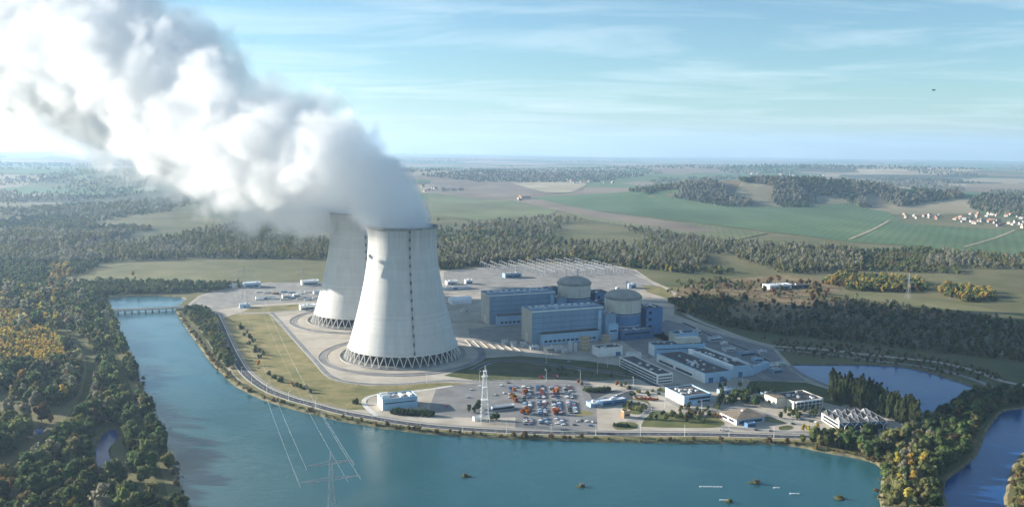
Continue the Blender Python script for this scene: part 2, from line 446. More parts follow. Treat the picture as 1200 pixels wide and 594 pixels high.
# tower concrete: faint lift joints, drip streaks
def tower_mat():
    m = mat('tower_concrete', (0.56, 0.545, 0.505), c2=(0.65, 0.635, 0.595), scale=0.02, rough=0.92, spec=0.15, stretch=(1, 1, 0.12), detail=8)
    nt = m.node_tree; N = nt.nodes; L = nt.links; b = N['Principled BSDF']
    base = b.inputs['Base Color'].links[0].from_socket
    geo = N.new('ShaderNodeNewGeometry'); sp = N.new('ShaderNodeSeparateXYZ'); L.new(geo.outputs['Position'], sp.inputs[0])
    dv = N.new('ShaderNodeMath'); dv.operation = 'DIVIDE'; dv.inputs[1].default_value = 3.0; L.new(sp.outputs[2], dv.inputs[0])
    fr = N.new('ShaderNodeMath'); fr.operation = 'FRACT'; L.new(dv.outputs[0], fr.inputs[0])
    lt = N.new('ShaderNodeMath'); lt.operation = 'LESS_THAN'; lt.inputs[1].default_value = 0.14; L.new(fr.outputs[0], lt.inputs[0])
    # whole lifts poured in slightly different mixes
    fl = N.new('ShaderNodeMath'); fl.operation = 'FLOOR'; L.new(dv.outputs[0], fl.inputs[0])
    wn_ = N.new('ShaderNodeTexWhiteNoise'); wn_.noise_dimensions = '1D'; L.new(fl.outputs[0], wn_.inputs['W'])
    mr = N.new('ShaderNodeMapRange'); mr.inputs['To Min'].default_value = 0.95; mr.inputs['To Max'].default_value = 1.03
    L.new(wn_.outputs['Value'], mr.inputs['Value'])
    m1 = N.new('ShaderNodeMath'); m1.operation = 'MULTIPLY'; m1.inputs[1].default_value = -0.07; L.new(lt.outputs[0], m1.inputs[0])
    m2 = N.new('ShaderNodeMath'); m2.operation = 'ADD'; L.new(m1.outputs[0], m2.inputs[0]); L.new(mr.outputs[0], m2.inputs[1])
    mp = N.new('ShaderNodeMapping'); mp.inputs['Scale'].default_value = (0.22, 0.22, 0.006); L.new(geo.outputs['Position'], mp.inputs['Vector'])
    sn = N.new('ShaderNodeTexNoise'); sn.inputs['Scale'].default_value = 1.0; sn.inputs['Detail'].default_value = 5; sn.inputs['Roughness'].default_value = 0.7; L.new(mp.outputs[0], sn.inputs['Vector'])
    sr = N.new('ShaderNodeMapRange'); sr.inputs['From Min'].default_value = 0.40; sr.inputs['From Max'].default_value = 0.62; sr.inputs['To Min'].default_value = 0.93; sr.inputs['To Max'].default_value = 1.01; L.new(sn.outputs['Fac'], sr.inputs['Value'])
    m3 = N.new('ShaderNodeMath'); m3.operation = 'MULTIPLY'; L.new(m2.outputs[0], m3.inputs[0]); L.new(sr.outputs[0], m3.inputs[1])
    # run-off stains hanging from the rim, ragged in length
    mp2 = N.new('ShaderNodeMapping'); mp2.inputs['Scale'].default_value = (0.32, 0.32, 0.004); L.new(geo.outputs['Position'], mp2.inputs['Vector'])
    s2 = N.new('ShaderNodeTexNoise'); s2.inputs['Scale'].default_value = 1.0; s2.inputs['Detail'].default_value = 4; L.new(mp2.outputs[0], s2.inputs['Vector'])
    zr = N.new('ShaderNodeMapRange'); zr.inputs['From Min'].default_value = 105; zr.inputs['From Max'].default_value = 165; L.new(sp.outputs[2], zr.inputs['Value'])
    z2 = N.new('ShaderNodeMath'); z2.operation = 'MULTIPLY'; L.new(zr.outputs[0], z2.inputs[0]); L.new(s2.outputs['Fac'], z2.inputs[1])
    z3 = N.new('ShaderNodeMapRange'); z3.inputs['From Min'].default_value = 0.30; z3.inputs['From Max'].default_value = 0.60; z3.inputs['To Min'].default_value = 1.0; z3.inputs['To Max'].default_value = 0.78; L.new(z2.outputs[0], z3.inputs['Value'])
    m4 = N.new('ShaderNodeMath'); m4.operation = 'MULTIPLY'; L.new(m3.outputs[0], m4.inputs[0]); L.new(z3.outputs[0], m4.inputs[1])
    vm = N.new('ShaderNodeVectorMath'); vm.operation = 'SCALE'; L.new(base, vm.inputs[0]); L.new(m4.outputs[0], vm.inputs['Scale'])
    L.new(vm.outputs[0], b.inputs['Base Color'])
tower_mat()

# ------------------------------------------------------------------ water bodies and the ground sheet
river_px = [(126, 348), (131, 366), (137, 385), (143, 400), (151, 418), (160, 440), (169, 463), (178, 486), (188, 512), (199, 540), (209, 570), (217, 596), (224, 625),
            (232, 642), (330, 644), (420, 645), (560, 655), (760, 672), (1000, 690), (1030, 640), (1036, 594), (1035, 570), (1038, 548), (1020, 538), (1000, 533), (970, 528), (936, 521), (900, 517.5), (845, 517), (790, 516.5), (735, 515.5),
            (680, 514), (630, 512.5), (583, 511), (537, 508.6), (500, 505.5), (467, 501.6), (432, 496), (397, 490), (362, 481.5), (330, 473), (303, 463), (279, 451),
            (264, 438), (250, 424), (241, 413), (232, 400), (220, 383), (210, 368), (207, 360), (214, 347)]
pond_px = [(916, 426), (945, 425.5), (978, 425.5), (1020, 426), (1060, 428.5), (1096, 437), (1128, 447), (1151, 455), (1143, 462), (1124, 470), (1109, 477), (1093, 482), (1070, 484), (1035, 476), (1000, 464), (966, 449.5), (938, 438)]
chan_px = [(1330, 486), (1270, 470), (1215, 473), (1190, 477), (1172, 481), (1158, 495), (1150, 512), (1141, 530), (1125, 545), (1109, 557), (1102, 572), (1106, 594), (1110, 640), (1180, 645), (1181, 600), (1184, 563), (1200, 531), (1240, 515), (1330, 510)]
pool2_px = [(34, 506), (38, 500), (48, 498), (55, 501), (52, 506), (42, 509)]
pool_px = [(111, 545), (109, 527), (114, 512), (124, 503), (136, 500), (141, 508), (136, 517), (130, 524), (133, 536), (124, 544)]
def resample(poly, step=12.0):
    out = []
    for i in range(len(poly)):
        a = Vector(poly[i]); b = Vector(poly[(i + 1) % len(poly)])
        n = max(1, int((b - a).length / step))
        for k in range(n):
            out.append(tuple(a + (b - a) * k / n))
    return out
WATER = {'river': smooth_poly(gp(river_px), 3), 'pond': smooth_poly(gp(pond_px), 3), 'side_channel': smooth_poly(gp(chan_px), 3), 'woodland_pool': smooth_poly(gp(pool_px), 3), 'marsh_pool': smooth_poly(gp(pool2_px), 3)}
def jag(poly, amp):
    r_ = random.Random(3); out = []
    for p in resample(poly, 9.0):
        out.append((p[0] + r_.uniform(-amp, amp), p[1] + r_.uniform(-amp, amp)))
    return out
WATER = {k: jag(v, 0.8) for k, v in WATER.items()}

# low hills
_hc = [(G(760, 229), 260, 200, 14), (G(800, 236), 500, 260, 48), (G(880, 237), 520, 260, 58), (G(960, 238), 460, 240, 54), (G(1040, 239), 420, 230, 42), (G(1185, 243), 380, 260, 36), (G(1330, 240), 900, 400, 45),
       (G(620, 209), 1700, 700, 46), (G(500, 211), 1200, 600, 40), (G(260, 214), 2200, 700, 34), (G(40, 208), 2600, 900, 40), (G(1010, 205), 2500, 1200, 60)]
def hills(x, y):
    d = math.hypot(x, y)
    h = 0.0
    for c, sx, sy, a in _hc:
        q = ((x - c.x) / sx) ** 2 + ((y - c.y) / sy) ** 2
        if q < 20: h += a * math.exp(-q)
    if d > 5500:
        k = min(1, (d - 5500) / 5000)
        h += k * 26 * (1 + math.sin(x * 0.00052 + 1.3 * math.sin(y * 0.00031)) * math.cos(y * 0.00047 + 0.7))
    return h
def make_ground():
    pts = []; edges = []
    for poly in WATER.values():
        o = len(pts); n = len(poly)
        pts += [Vector(p) for p in poly]
        edges += [(o + i, o + (i + 1) % n) for i in range(n)]
    angs = [R(a) for a in np.arange(-46, 46.1, 1.0)] + [R(a) for a in range(56, 315, 12)]
    r_ = 180.0
    rings = []
    while r_ < 31500:
        rings.append(r_); r_ *= 1.022 if 3300 < r_ < 5600 else 1.075
    rings.append(31500.0)
    for q in rings:
        for a in angs:
            pts.append(Vector((q * math.sin(a) * 1.0, q * math.cos(a))))
    v, e, f, *_ = delaunay_2d_cdt(pts, edges, [], 0, 0.01)
    fs = []
    polys = list(WATER.values())
    bbs = [(min(p[0] for p in w), max(p[0] for p in w), min(p[1] for p in w), max(p[1] for p in w)) for w in polys]
    for t in f:
        c = sum((v[i] for i in t), Vector((0, 0))) / len(t)
        wet = False
        for w, bb in zip(polys, bbs):
            if bb[0] < c.x < bb[1] and bb[2] < c.y < bb[3] and inpoly(c.x, c.y, w):
                wet = True; break
        if not wet: fs.append(tuple(t))
    me = bpy.data.meshes.new('ground')
    me.from_pydata([(p.x, p.y, hills(p.x, p.y)) for p in v], [], fs)
    me.materials.append(MATS['ground']); me.update()
    tag(link('ground', me), 'flat river plain of rough grass reaching the horizon', kind='structure')
make_ground()
for nm, poly in WATER.items():
    n = len(poly)
    area = sum(poly[i][0] * poly[(i + 1) % n][1] - poly[(i + 1) % n][0] * poly[i][1] for i in range(n))
    sg = 1 if area > 0 else -1
    inner = []
    for i in range(n):
        a = Vector(poly[i - 1]); b = Vector(poly[(i + 1) % n]); d = (b - a).normalized()
        nn = Vector((-d.y, d.x)) * sg
        inner.append(Vector(poly[i]) + nn * 4.5)
    vs = [(p[0], p[1], 0.0) for p in poly] + [(p.x, p.y, -3.0) for p in inner]
    fs = [((i + 1) % n, i, n + i, n + (i + 1) % n) if sg > 0 else (i, (i + 1) % n, n + (i + 1) % n, n + i) for i in range(n)]
    me = bpy.data.meshes.new('bank'); me.from_pydata(vs, [], fs); me.materials.append(MATS['bank']); me.update()
    tag(link({'river': 'river_bank', 'pond': 'pond_bank', 'side_channel': 'channel_bank', 'woodland_pool': 'pool_bank', 'marsh_pool': 'pool_bank'}[nm], me), kind='structure')
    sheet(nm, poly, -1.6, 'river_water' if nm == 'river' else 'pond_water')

# ------------------------------------------------------------------ cooling towers
def tower_prof():
    # hyperbolic shell, radius read off at eight heights and smoothed: (radius, height)
    zs = [12, 36, 60, 80, 97, 120, 142, 165]; rs = [69.2, 62.4, 56.3, 51.7, 48.0, 44.6, 43.0, 43.6]
    c = np.polyfit(zs, rs, 4)
    return [(float(np.polyval(c, z)), float(z)) for z in np.linspace(13.0, 165.0, 45)]
def cooling_tower(cx, cy, label):
    t = empty('cooling_tower', (cx, cy, 0), 0)
    tag(t, label, 'cooling tower', 'cooling towers')
    pr = tower_prof()
    m = MB(); m.lathe(pr + [(pr[-1][0] - 0.9, pr[-1][1])] + [(r - 0.9, z) for r, z in pr[::-1]] + [pr[0]], n=144)
    m.build('shell', 'tower_concrete', t, smooth=False)
    t.children[0].data.polygons.foreach_set('use_smooth', [True] * len(t.children[0].data.polygons))
    # top rim stiffener
    rt = pr[-1][0]
    m = MB(); m.lathe([(rt + 0.1, 162.6), (rt + 1.5, 163.0), (rt + 1.5, 165.4), (rt - 1.4, 165.4), (rt - 1.4, 163.0), (rt - 1.0, 162.6)], n=144)
    m.build('top_rim', 'concrete_dark', t)
    rb = pr[0][0]
    m = MB(); m.lathe([(rb - 1.2, 12.9), (rb + 0.8, 12.9), (rb + 0.6, 14.6), (rb + 0.05, 14.8)], n=144)
    m.build('bottom_ring', 'concrete', t)
    # raking legs in V pairs
    nleg = 46; rg = rb + 4.5
    me = None
    for k in range(nleg):
        for sgn in (-1, 1):
            a0 = 2 * math.pi * (k + 0.5) / nleg
            if me is None or sgn == 1 and me2 is None:
                mm = MB()
                d = sgn * math.pi / nleg * 0.94
                mm.bar((rg, 0, 0.3), (rb * math.cos(d), rb * math.sin(d), 13.2), 0.52, n=6)
                o = mm.build('leg', 'concrete', t)
                if sgn == -1: me = o.data; me2 = None
                else: me2 = o.data
            else:
                o = link('leg', me if sgn == -1 else me2, t)
            o.rotation_euler = (0, 0, a0)
    # fill and drift plates, coloured near-black for the dark void behind the legs
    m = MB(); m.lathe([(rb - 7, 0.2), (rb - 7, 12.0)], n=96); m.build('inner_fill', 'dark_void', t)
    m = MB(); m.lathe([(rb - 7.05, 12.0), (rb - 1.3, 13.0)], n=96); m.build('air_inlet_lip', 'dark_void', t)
    # basin, kerb and ring road
    m = MB(); m.lathe([(rg + 6.5, 0.02), (rg + 6.5, 1.5), (rg + 5.7, 1.5), (rg + 5.7, 0.3), (rb - 7, 0.3)], n=120); m.build('basin', 'concrete_dark', t)
    # ladder track up the flank, facing the river, with landings
    az = math.atan2(-cy, -cx) + R(11.5)
    m = MB()
    for i in range(len(pr) - 1):
        (r0, z0), (r1, z1) = pr[i], pr[i + 1]
        for w in (-0.55, 0.55):
            ca, sa = math.cos(az), math.sin(az)
            m.bar((ca * (r0 + .5) - sa * w, sa * (r0 + .5) + ca * w, z0), (ca * (r1 + .5) - sa * w, sa * (r1 + .5) + ca * w, z1), 0.13)
        if i % 3 == 1:
            ca, sa = math.cos(az), math.sin(az)
            c = (ca * (r0 + 1.0), sa * (r0 + 1.0))
            m.box(c[0] - .95, c[0] + .95, c[1] - .95, c[1] + .95, z0 - 1.9, z0 + 1.9)
    m.build('ladder', 'dark_metal', t)
    return t
T1 = (-138.0, 1068.0); T2 = (-232.0, 1290.0)
cooling_tower(*T1, 'nearer cooling tower with a dark ladder up its shaded side')
cooling_tower(*T2, 'farther cooling tower half hidden behind the nearer one')

# ------------------------------------------------------------------ steam
def plume_points(ctrl, n=90):
    C = np.array(ctrl, float); out = []
    ts = np.linspace(0, len(C) - 1, n)
    for t in ts:
        i = min(int(t), len(C) - 2); u_ = t - i
        p0, p1, p2, p3 = C[max(0, i - 1)], C[i], C[i + 1], C[min(len(C) - 1, i + 2)]
        out.append(0.5 * ((2 * p1) + (p2 - p0) * u_ + (2 * p0 - 5 * p1 + 4 * p2 - p3) * u_ ** 2 + (3 * p1 - p0 - 3 * p2 + p3) * u_ ** 3))
    return np.array(out)
def plume_group(name, lo, hi, vox, core, dens):
    ng = bpy.data.node_groups.new(name, 'GeometryNodeTree')
    ng.interface.new_socket('Geometry', in_out='INPUT', socket_type='NodeSocketGeometry')
    ng.interface.new_socket('Geometry', in_out='OUTPUT', socket_type='NodeSocketGeometry')
    N = ng.nodes; L = ng.links
    gi = N.new('NodeGroupInput'); go = N.new('NodeGroupOutput')
    pos = N.new('GeometryNodeInputPosition')
    def vm(op, a, b=None, sc_=None):
        n = N.new('ShaderNodeVectorMath'); n.operation = op
        for i, v in enumerate((a, b)):
            if v is None: continue
            if isinstance(v, tuple): n.inputs[i].default_value = v
            else: L.new(v, n.inputs[i])
        if sc_ is not None:
            if isinstance(sc_, (int, float)): n.inputs['Scale'].default_value = sc_
            else: L.new(sc_, n.inputs['Scale'])
        return n.outputs['Value'] if op in ('LENGTH', 'DISTANCE', 'DOT_PRODUCT') else n.outputs['Vector']
    def ma(op, a, b=None, c=None, clamp=False):
        n = N.new('ShaderNodeMath'); n.operation = op; n.use_clamp = clamp
        for i, v in enumerate((a, b, c)):
            if v is None: continue
            if isinstance(v, (int, float)): n.inputs[i].default_value = v
            else: L.new(v, n.inputs[i])
        return n.outputs[0]
    def noise(scale, detail, vec, out='Fac', rough=0.5):
        n = N.new('ShaderNodeTexNoise'); n.inputs['Scale'].default_value = scale; n.inputs['Detail'].default_value = detail
        n.inputs['Roughness'].default_value = rough
        L.new(vec, n.inputs['Vector']); return n.outputs[out]
    def voro(scale, vec):
        n = N.new('ShaderNodeTexVoronoi'); n.feature = 'F1'; n.inputs['Scale'].default_value = scale
        L.new(vec, n.inputs['Vector']); return n.outputs['Distance']
    def attr(nm):
        n = N.new('GeometryNodeInputNamedAttribute'); n.data_type = 'FLOAT'; n.inputs['Name'].default_value = nm
        return n.outputs['Attribute']
    P0 = pos.outputs[0]
    warp = vm('SUBTRACT', noise(1 / 75, 2, P0, 'Color'), (0.5, 0.5, 0.5))
    sn = N.new('GeometryNodeSampleNearest'); sn.domain = 'POINT'
    L.new(gi.outputs[0], sn.inputs['Geometry'])
    L.new(P0, sn.inputs['Sample Position'])
    def samp(val, typ):
        n = N.new('GeometryNodeSampleIndex'); n.data_type = typ; n.domain = 'POINT'
        L.new(gi.outputs[0], n.inputs['Geometry']); L.new(sn.outputs[0], n.inputs['Index'])
        L.new(val, n.inputs['Value']); return n.outputs[0]
    cpos = samp(pos.outputs[0], 'FLOAT_VECTOR')
    rad = samp(attr('rad'), 'FLOAT'); amp = samp(attr('amp'), 'FLOAT'); soft = samp(attr('soft'), 'FLOAT'); dn = samp(attr('dens'), 'FLOAT')
    P1 = vm('ADD', P0, vm('SCALE', warp, None, ma('MULTIPLY', amp, 1.7)))
    dist = vm('DISTANCE', P1, cpos)
    v1 = ma('SUBTRACT', 0.48, voro(1 / 62, P1)); v2 = ma('SUBTRACT', 0.42, voro(1 / 24, P1)); n3 = ma('SUBTRACT', noise(1 / 16, 3, P1, rough=0.65), 0.5)
    disp = ma('ADD', ma('ADD', ma('MULTIPLY', v1, 0.80), ma('MULTIPLY', v2, 0.40)), ma('MULTIPLY', n3, 0.85))
    d = ma('ADD', ma('SUBTRACT', rad, dist), ma('MULTIPLY', disp, amp))
    f = ma('DIVIDE', d, soft, clamp=True)
    big = noise(1 / 130, 3, P0, rough=0.6)
    gate = ma('MULTIPLY', ma('SUBTRACT', ma('ADD', big, ma('MULTIPLY', ma('MINIMUM', dn, 1.0), 0.9)), 0.62), 3.0, clamp=True)
    vc = N.new('GeometryNodeVolumeCube')
    vc.inputs['Min'].default_value = lo; vc.inputs['Max'].default_value = hi
    for ax, i in (('X', 0), ('Y', 1), ('Z', 2)):
        vc.inputs['Resolution ' + ax].default_value = int((hi[i] - lo[i]) / vox)
    if core is None:
        sm_ = N.new('ShaderNodeMapRange'); sm_.interpolation_type = 'SMOOTHSTEP'; L.new(ma('MULTIPLY', f, gate), sm_.inputs['Value']); den = ma('MULTIPLY', sm_.outputs[0], samp(attr('mul'), 'FLOAT'))
        L.new(den, vc.inputs['Density'])
        sm = N.new('GeometryNodeSetMaterial'); sm.inputs['Material'].default_value = MATS['steam']
        L.new(vc.outputs[0], sm.inputs[0]); L.new(sm.outputs[0], go.inputs[0])
    else:
        inner = ma('MULTIPLY', ma('DIVIDE', ma('SUBTRACT', d, core), 20.0), ma('GREATER_THAN', dn, 0.8))
        L.new(ma('MAXIMUM', inner, 0.0), vc.inputs['Density'])
        v2m = N.new('GeometryNodeVolumeToMesh'); v2m.inputs['Threshold'].default_value = 0.2
        L.new(vc.outputs[0], v2m.inputs['Volume'])
        sm = N.new('GeometryNodeSetMaterial'); sm.inputs['Material'].default_value = MATS['steam_core']
        L.new(v2m.outputs[0], sm.inputs[0])
        ss = N.new('GeometryNodeSetShadeSmooth'); L.new(sm.outputs[0], ss.inputs[0]); L.new(ss.outputs[0], go.inputs[0])
    return ng
STEAM_CORE = None; STEAM_VOX = 4.6; STEAM_DENS = 0.024
def steam_materials():
    m = bpy.data.materials.new('steam'); m.use_nodes = True; nt = m.node_tree
    nt.nodes.remove(nt.nodes['Principled BSDF'])
    pv = nt.nodes.new('ShaderNodeVolumePrincipled')
    pv.inputs['Color'].default_value = (0.985, 0.985, 0.985, 1)
    pv.inputs['Density'].default_value = STEAM_DENS
    pv.inputs['Anisotropy'].default_value = 0.3
    nt.links.new(pv.outputs[0], nt.nodes['Material Output'].inputs['Volume'])
    MATS['steam'] = m
    m = mat('steam_core', (0.90, 0.90, 0.90), var=0.02, rough=1.0, spec=0.0)
steam_materials()
def steam_plume(label, ctrl, seed):
    C = plume_points(ctrl)
    lo = tuple((C[:, :3] - C[:, 3:4] * 1.35).min(axis=0)); hi = tuple((C[:, :3] + C[:, 3:4] * 1.35).max(axis=0))
    lo = (lo[0], lo[1], max(lo[2], 60.0)); hi = (hi[0], hi[1], min(hi[2], 690.0))
    def axis_mesh():
        me = bpy.data.meshes.new('steam_axis')
        me.from_pydata([tuple(p[:3]) for p in C], [], [])
        for i, nm in ((3, 'rad'), (4, 'amp'), (5, 'soft'), (6, 'dens'), (7, 'mul')):
            a = me.attributes.new(nm, 'FLOAT', 'POINT'); a.data.foreach_set('value', C[:, i].astype(np.float32))
        return me
    out = None
    if STEAM_CORE is not None:
        tmp = bpy.data.objects.new('steam_plume', axis_mesh()); col.objects.link(tmp)
        md = tmp.modifiers.new('core', 'NODES'); md.node_group = plume_group('steam_core', lo, hi, 11.0, STEAM_CORE, 1)
        dg = bpy.context.evaluated_depsgraph_get()
        me = bpy.data.meshes.new_from_object(tmp.evaluated_get(dg))
        bpy.data.objects.remove(tmp)
        out = link('steam_plume', me)
    o = link('steam_plume' if out is None else 'mist', axis_mesh(), out)
    md = o.modifiers.new('steam', 'NODES'); md.node_group = plume_group('steam', lo, hi, STEAM_VOX, None, STEAM_DENS)
    tag(out or o, label, 'steam', kind='stuff')
Y1 = T1[1]
def A_(px, py, Y, rad, amp, soft, dens, mul=1.0):
    """axis point seen at px, py at distance Y; sizes in pixels there"""
    p = AT(px, py, Y); k = Y / FPX; return (p.x, p.y, p.z, rad * k, amp * k, soft * k, dens, mul)
steam_plume('white steam rolling off the nearer cooling tower towards the left', [
    (T1[0] + 1, T1[1], 156, 38, 2, 6, 1.0, 3.0),
    (T1[0] - 3, T1[1], 168, 41, 6, 7, 1.0, 3.0),
    A_(455, 240, Y1 + 2, 41, 18, 8, 1.0, 2.4),
    A_(420, 206, Y1 + 8, 52, 32, 10, 1.0, 1.5),
    A_(374, 180, Y1 + 25, 68, 42, 13, 1.0, 1.0),
    A_(316, 178, Y1 + 75, 80, 50, 16, 1.0, 0.9),
    A_(243, 148, Y1 + 165, 86, 56, 22, 1.0, 0.8),
    A_(165, 88, Y1 + 280, 102, 60, 28, 1.0, 0.75),
    A_(75, 45, Y1 + 420, 116, 66, 36, 0.97, 0.75),
    A_(-40, 12, Y1 + 580, 118, 68, 44, 0.95, 0.75),
], 1)
Y2 = T2[1]
steam_plume('white steam drifting left from the farther cooling tower', [
    (T2[0] + 1, T2[1], 154, 38, 2, 6, 1.0, 3.0),
    (T2[0] - 4, T2[1] - 8, 161, 46, 9, 8, 1.0, 3.0),
    A_(397, 249, Y2 - 5, 40, 22, 9, 1.0, 2.4),
    A_(358, 240, Y2 + 0, 46, 32, 12, 1.0, 1.4),
    A_(312, 226, Y2 + 35, 58, 42, 15, 1.0, 0.9),
    A_(252, 200, Y2 + 100, 64, 54, 26, 0.85, 0.6),
    A_(175, 135, Y2 + 210, 88, 66, 34, 0.9, 0.6),
    A_(80, 82, Y2 + 340, 84, 66, 46, 0.88, 0.6),
    A_(-30, 58, Y2 + 480, 84, 66, 52, 0.86, 0.6),
], 2)

# ------------------------------------------------------------------ trees: stock of crowns and trunks
def ico(sub):
    bm = bmesh.new(); bmesh.ops.create_icosphere(bm, subdivisions=sub, radius=1.0)
    v = np.array([p.co[:] for p in bm.verts]); f = [tuple(x.index for x in q.verts) for q in bm.faces]
    bm.free(); return v, f
ICO1 = ico(1); ICO2 = ico(2)
def crown_arrays(seed, shape, lobes, sub, leaves, leaf, fill=0.86):
    """shape(t)-> radius at height fraction t (0..1) of a crown 1 m tall and about 1 m wide; scaled later"""
    r_ = np.random.default_rng(seed); V = []; F = []; n0 = 0
    base = ICO2 if sub == 2 else ICO1
    cen = []
    for k in range(lobes):
        t = (k + 0.5) / lobes * 0.86 + 0.07 + r_.uniform(-.04, .04)
        R_ = shape(t); a = r_.uniform(0, 6.28) + k * 2.4
        off = R_ * r_.uniform(0.30, 0.62)
        c = np.array([math.cos(a) * off, math.sin(a) * off, t]); rad = R_ * r_.uniform(0.46, 0.68)
        cen.append((c, rad))
    cen.append((np.array([0, 0, 0.45]), shape(0.45) * 0.62))
    for c, rad in cen:
        jit = 1 + r_.uniform(-0.22, 0.22, len(base[0]))
        sc3 = np.array([1, 1, 0.9 if shape(0.5) > 0.3 else 2.0])
        vv = base[0] * (rad * jit * fill)[:, None] * sc3 + c
        V.append(vv); F += [tuple(i + n0 for i in f) for f in base[1]]; n0 += len(vv)
    for k in range(leaves):
        c, rad = cen[r_.integers(len(cen))]
        d = r_.normal(size=3); d /= np.linalg.norm(d); d[2] = d[2] * 0.85 + 0.12
        p = c + d * rad * r_.uniform(0.80, 1.22)
        a_ = r_.normal(size=3); a_ /= np.linalg.norm(a_); b_ = np.cross(a_, r_.normal(size=3)); b_ /= np.linalg.norm(b_)
        s_ = leaf * r_.uniform(0.6, 1.4)
        q = np.array([p + a_ * s_, p + b_ * s_ * 0.8, p - a_ * s_ * 0.9, p - b_ * s_ * 0.75])
        V.append(q); F.append((n0, n0 + 1, n0 + 2, n0 + 3)); n0 += 4
    return np.concatenate(V), F
SH_ROUND = lambda t: 0.52 * math.sqrt(max(0.02, 1 - ((t - 0.45) / 0.58) ** 2))
SH_TALL = lambda t: 0.34 * math.sqrt(max(0.03, 1 - ((t - 0.45) / 0.58) ** 2))
SH_POP = lambda t: 0.16 * (0.45 + 0.55 * math.sin(math.pi * min(1, max(0, t * 0.95 + 0.05)) ** 0.8)) * (1.0 if t < 0.75 else 1 - (t - 0.75) * 2.4)
SH_BUSH = lambda t: 0.72 * math.sqrt(max(0.03, 1 - ((t - 0.35) / 0.68) ** 2))
def crown_mesh(name, m, seed, shape, lobes, sub, leaves, leaf, H, z0, W=1.0):
    v, f = crown_arrays(seed, shape, lobes, sub, leaves, leaf)
    v = v * np.array([H * W, H * W, H]); v[:, 2] += z0
    v[:, 2] = np.maximum(v[:, 2], 0.15)
    me = bpy.data.meshes.new(name); me.from_pydata(v.tolist(), [], f); me.materials.append(MATS[m]); me.update()
    return me
def trunk_mesh(name, H, r0, seed, m='bark'):
    r_ = random.Random(seed); b = MB()
    p = Vector((0, 0, -0.3)); prev = p
    k = 4
    for i in range(k):
        q = Vector((r_.uniform(-.03, .03) * H, r_.uniform(-.03, .03) * H, H * (i + 1) / k))
        b.bar(prev, q, r0 * (1 - i / (k + .5)), 5, r0 * (1 - (i + 1) / (k + .5)))
        if i in (1, 2):
            for j in range(2):
                a = r_.uniform(0, 6.28)
                b.bar(q, q + Vector((math.cos(a) * H * .22, math.sin(a) * H * .22, H * .22)), r0 * .4, 4, r0 * .12)
        prev = q
    me = bpy.data.meshes.new(name); me.from_pydata(b.v, [], b.f); me.materials.append(MATS[m]); me.update()
    return me
# near stock: (trunk, crown) lists by kind; sizes in metres for scale 1
STOCK = {}
def stock(kind, m, shape, H, z0, n, lobes, leaves, leaf, W=1.0, tr=0.28, bark='bark', seed=0):
    L_ = []
    for i in range(n):
        L_.append((trunk_mesh('trunk', z0 + H * 0.62, tr, seed + i, bark), crown_mesh('crown', m, seed + i * 13, shape, lobes, 2, leaves, leaf, H, z0, W)))
    STOCK[kind] = L_
stock('dark', 'leaf_dark', SH_ROUND, 9.5, 2.0, 4, 9, 260, 0.055, seed=10)
stock('green', 'leaf_green', SH_ROUND, 9.5, 2.0, 4, 9, 260, 0.055, seed=30)
stock('olive', 'leaf_olive', SH_ROUND, 9.0, 2.0, 4, 9, 260, 0.055, seed=50)
stock('gold', 'leaf_gold', SH_TALL, 11.0, 2.0, 3, 9, 260, 0.05, seed=70)
stock('orange', 'leaf_orange', SH_ROUND, 8.0, 1.6, 3, 8, 240, 0.055, seed=90)
stock('rust', 'leaf_rust', SH_ROUND, 8.5, 2.0, 3, 8, 240, 0.055, seed=110)
stock('grey', 'leaf_grey', SH_TALL, 10.0, 2.0, 3, 8, 300, 0.045, seed=130, bark='pale_bark')
stock('poplar', 'leaf_poplar', SH_POP, 20.0, 1.2, 4, 12, 300, 0.026, seed=150)
stock('bush', 'leaf_dark', SH_BUSH, 2.6, 0.1, 3, 7, 140, 0.09, tr=0.10, seed=170)
stock('bush_olive', 'leaf_olive', SH_BUSH, 2.4, 0.1, 3, 7, 140, 0.09, tr=0.10, seed=190)
stock('bush_red', 'leaf_red', SH_BUSH, 2.0, 0.1, 2, 7, 140, 0.09, tr=0.10, seed=210)
NAME = {'dark': 'broadleaf_tree', 'green': 'broadleaf_tree', 'olive': 'broadleaf_tree', 'gold': 'golden_tree', 'orange': 'orange_tree', 'rust': 'brown_tree', 'grey': 'grey_tree', 'poplar': 'poplar_tree', 'bush': 'bush', 'bush_olive': 'bush', 'bush_red': 'bush'}
def tree(kind, x, y, s=1.0, label=None, group=None, z=None, sz=None):
    tr, cr = random.choice(STOCK[kind])
    nm = NAME[kind]
    e = empty(nm, (x, y, hills(x, y) if z is None else z), random.uniform(0, 6.28))
    e.scale = (s, s, s * (sz or random.uniform(0.9, 1.15)))
    tag(e, label, 'bush' if nm == 'bush' else 'tree', group)
    link('trunk', tr, e); link('crown', cr, e)
    return e
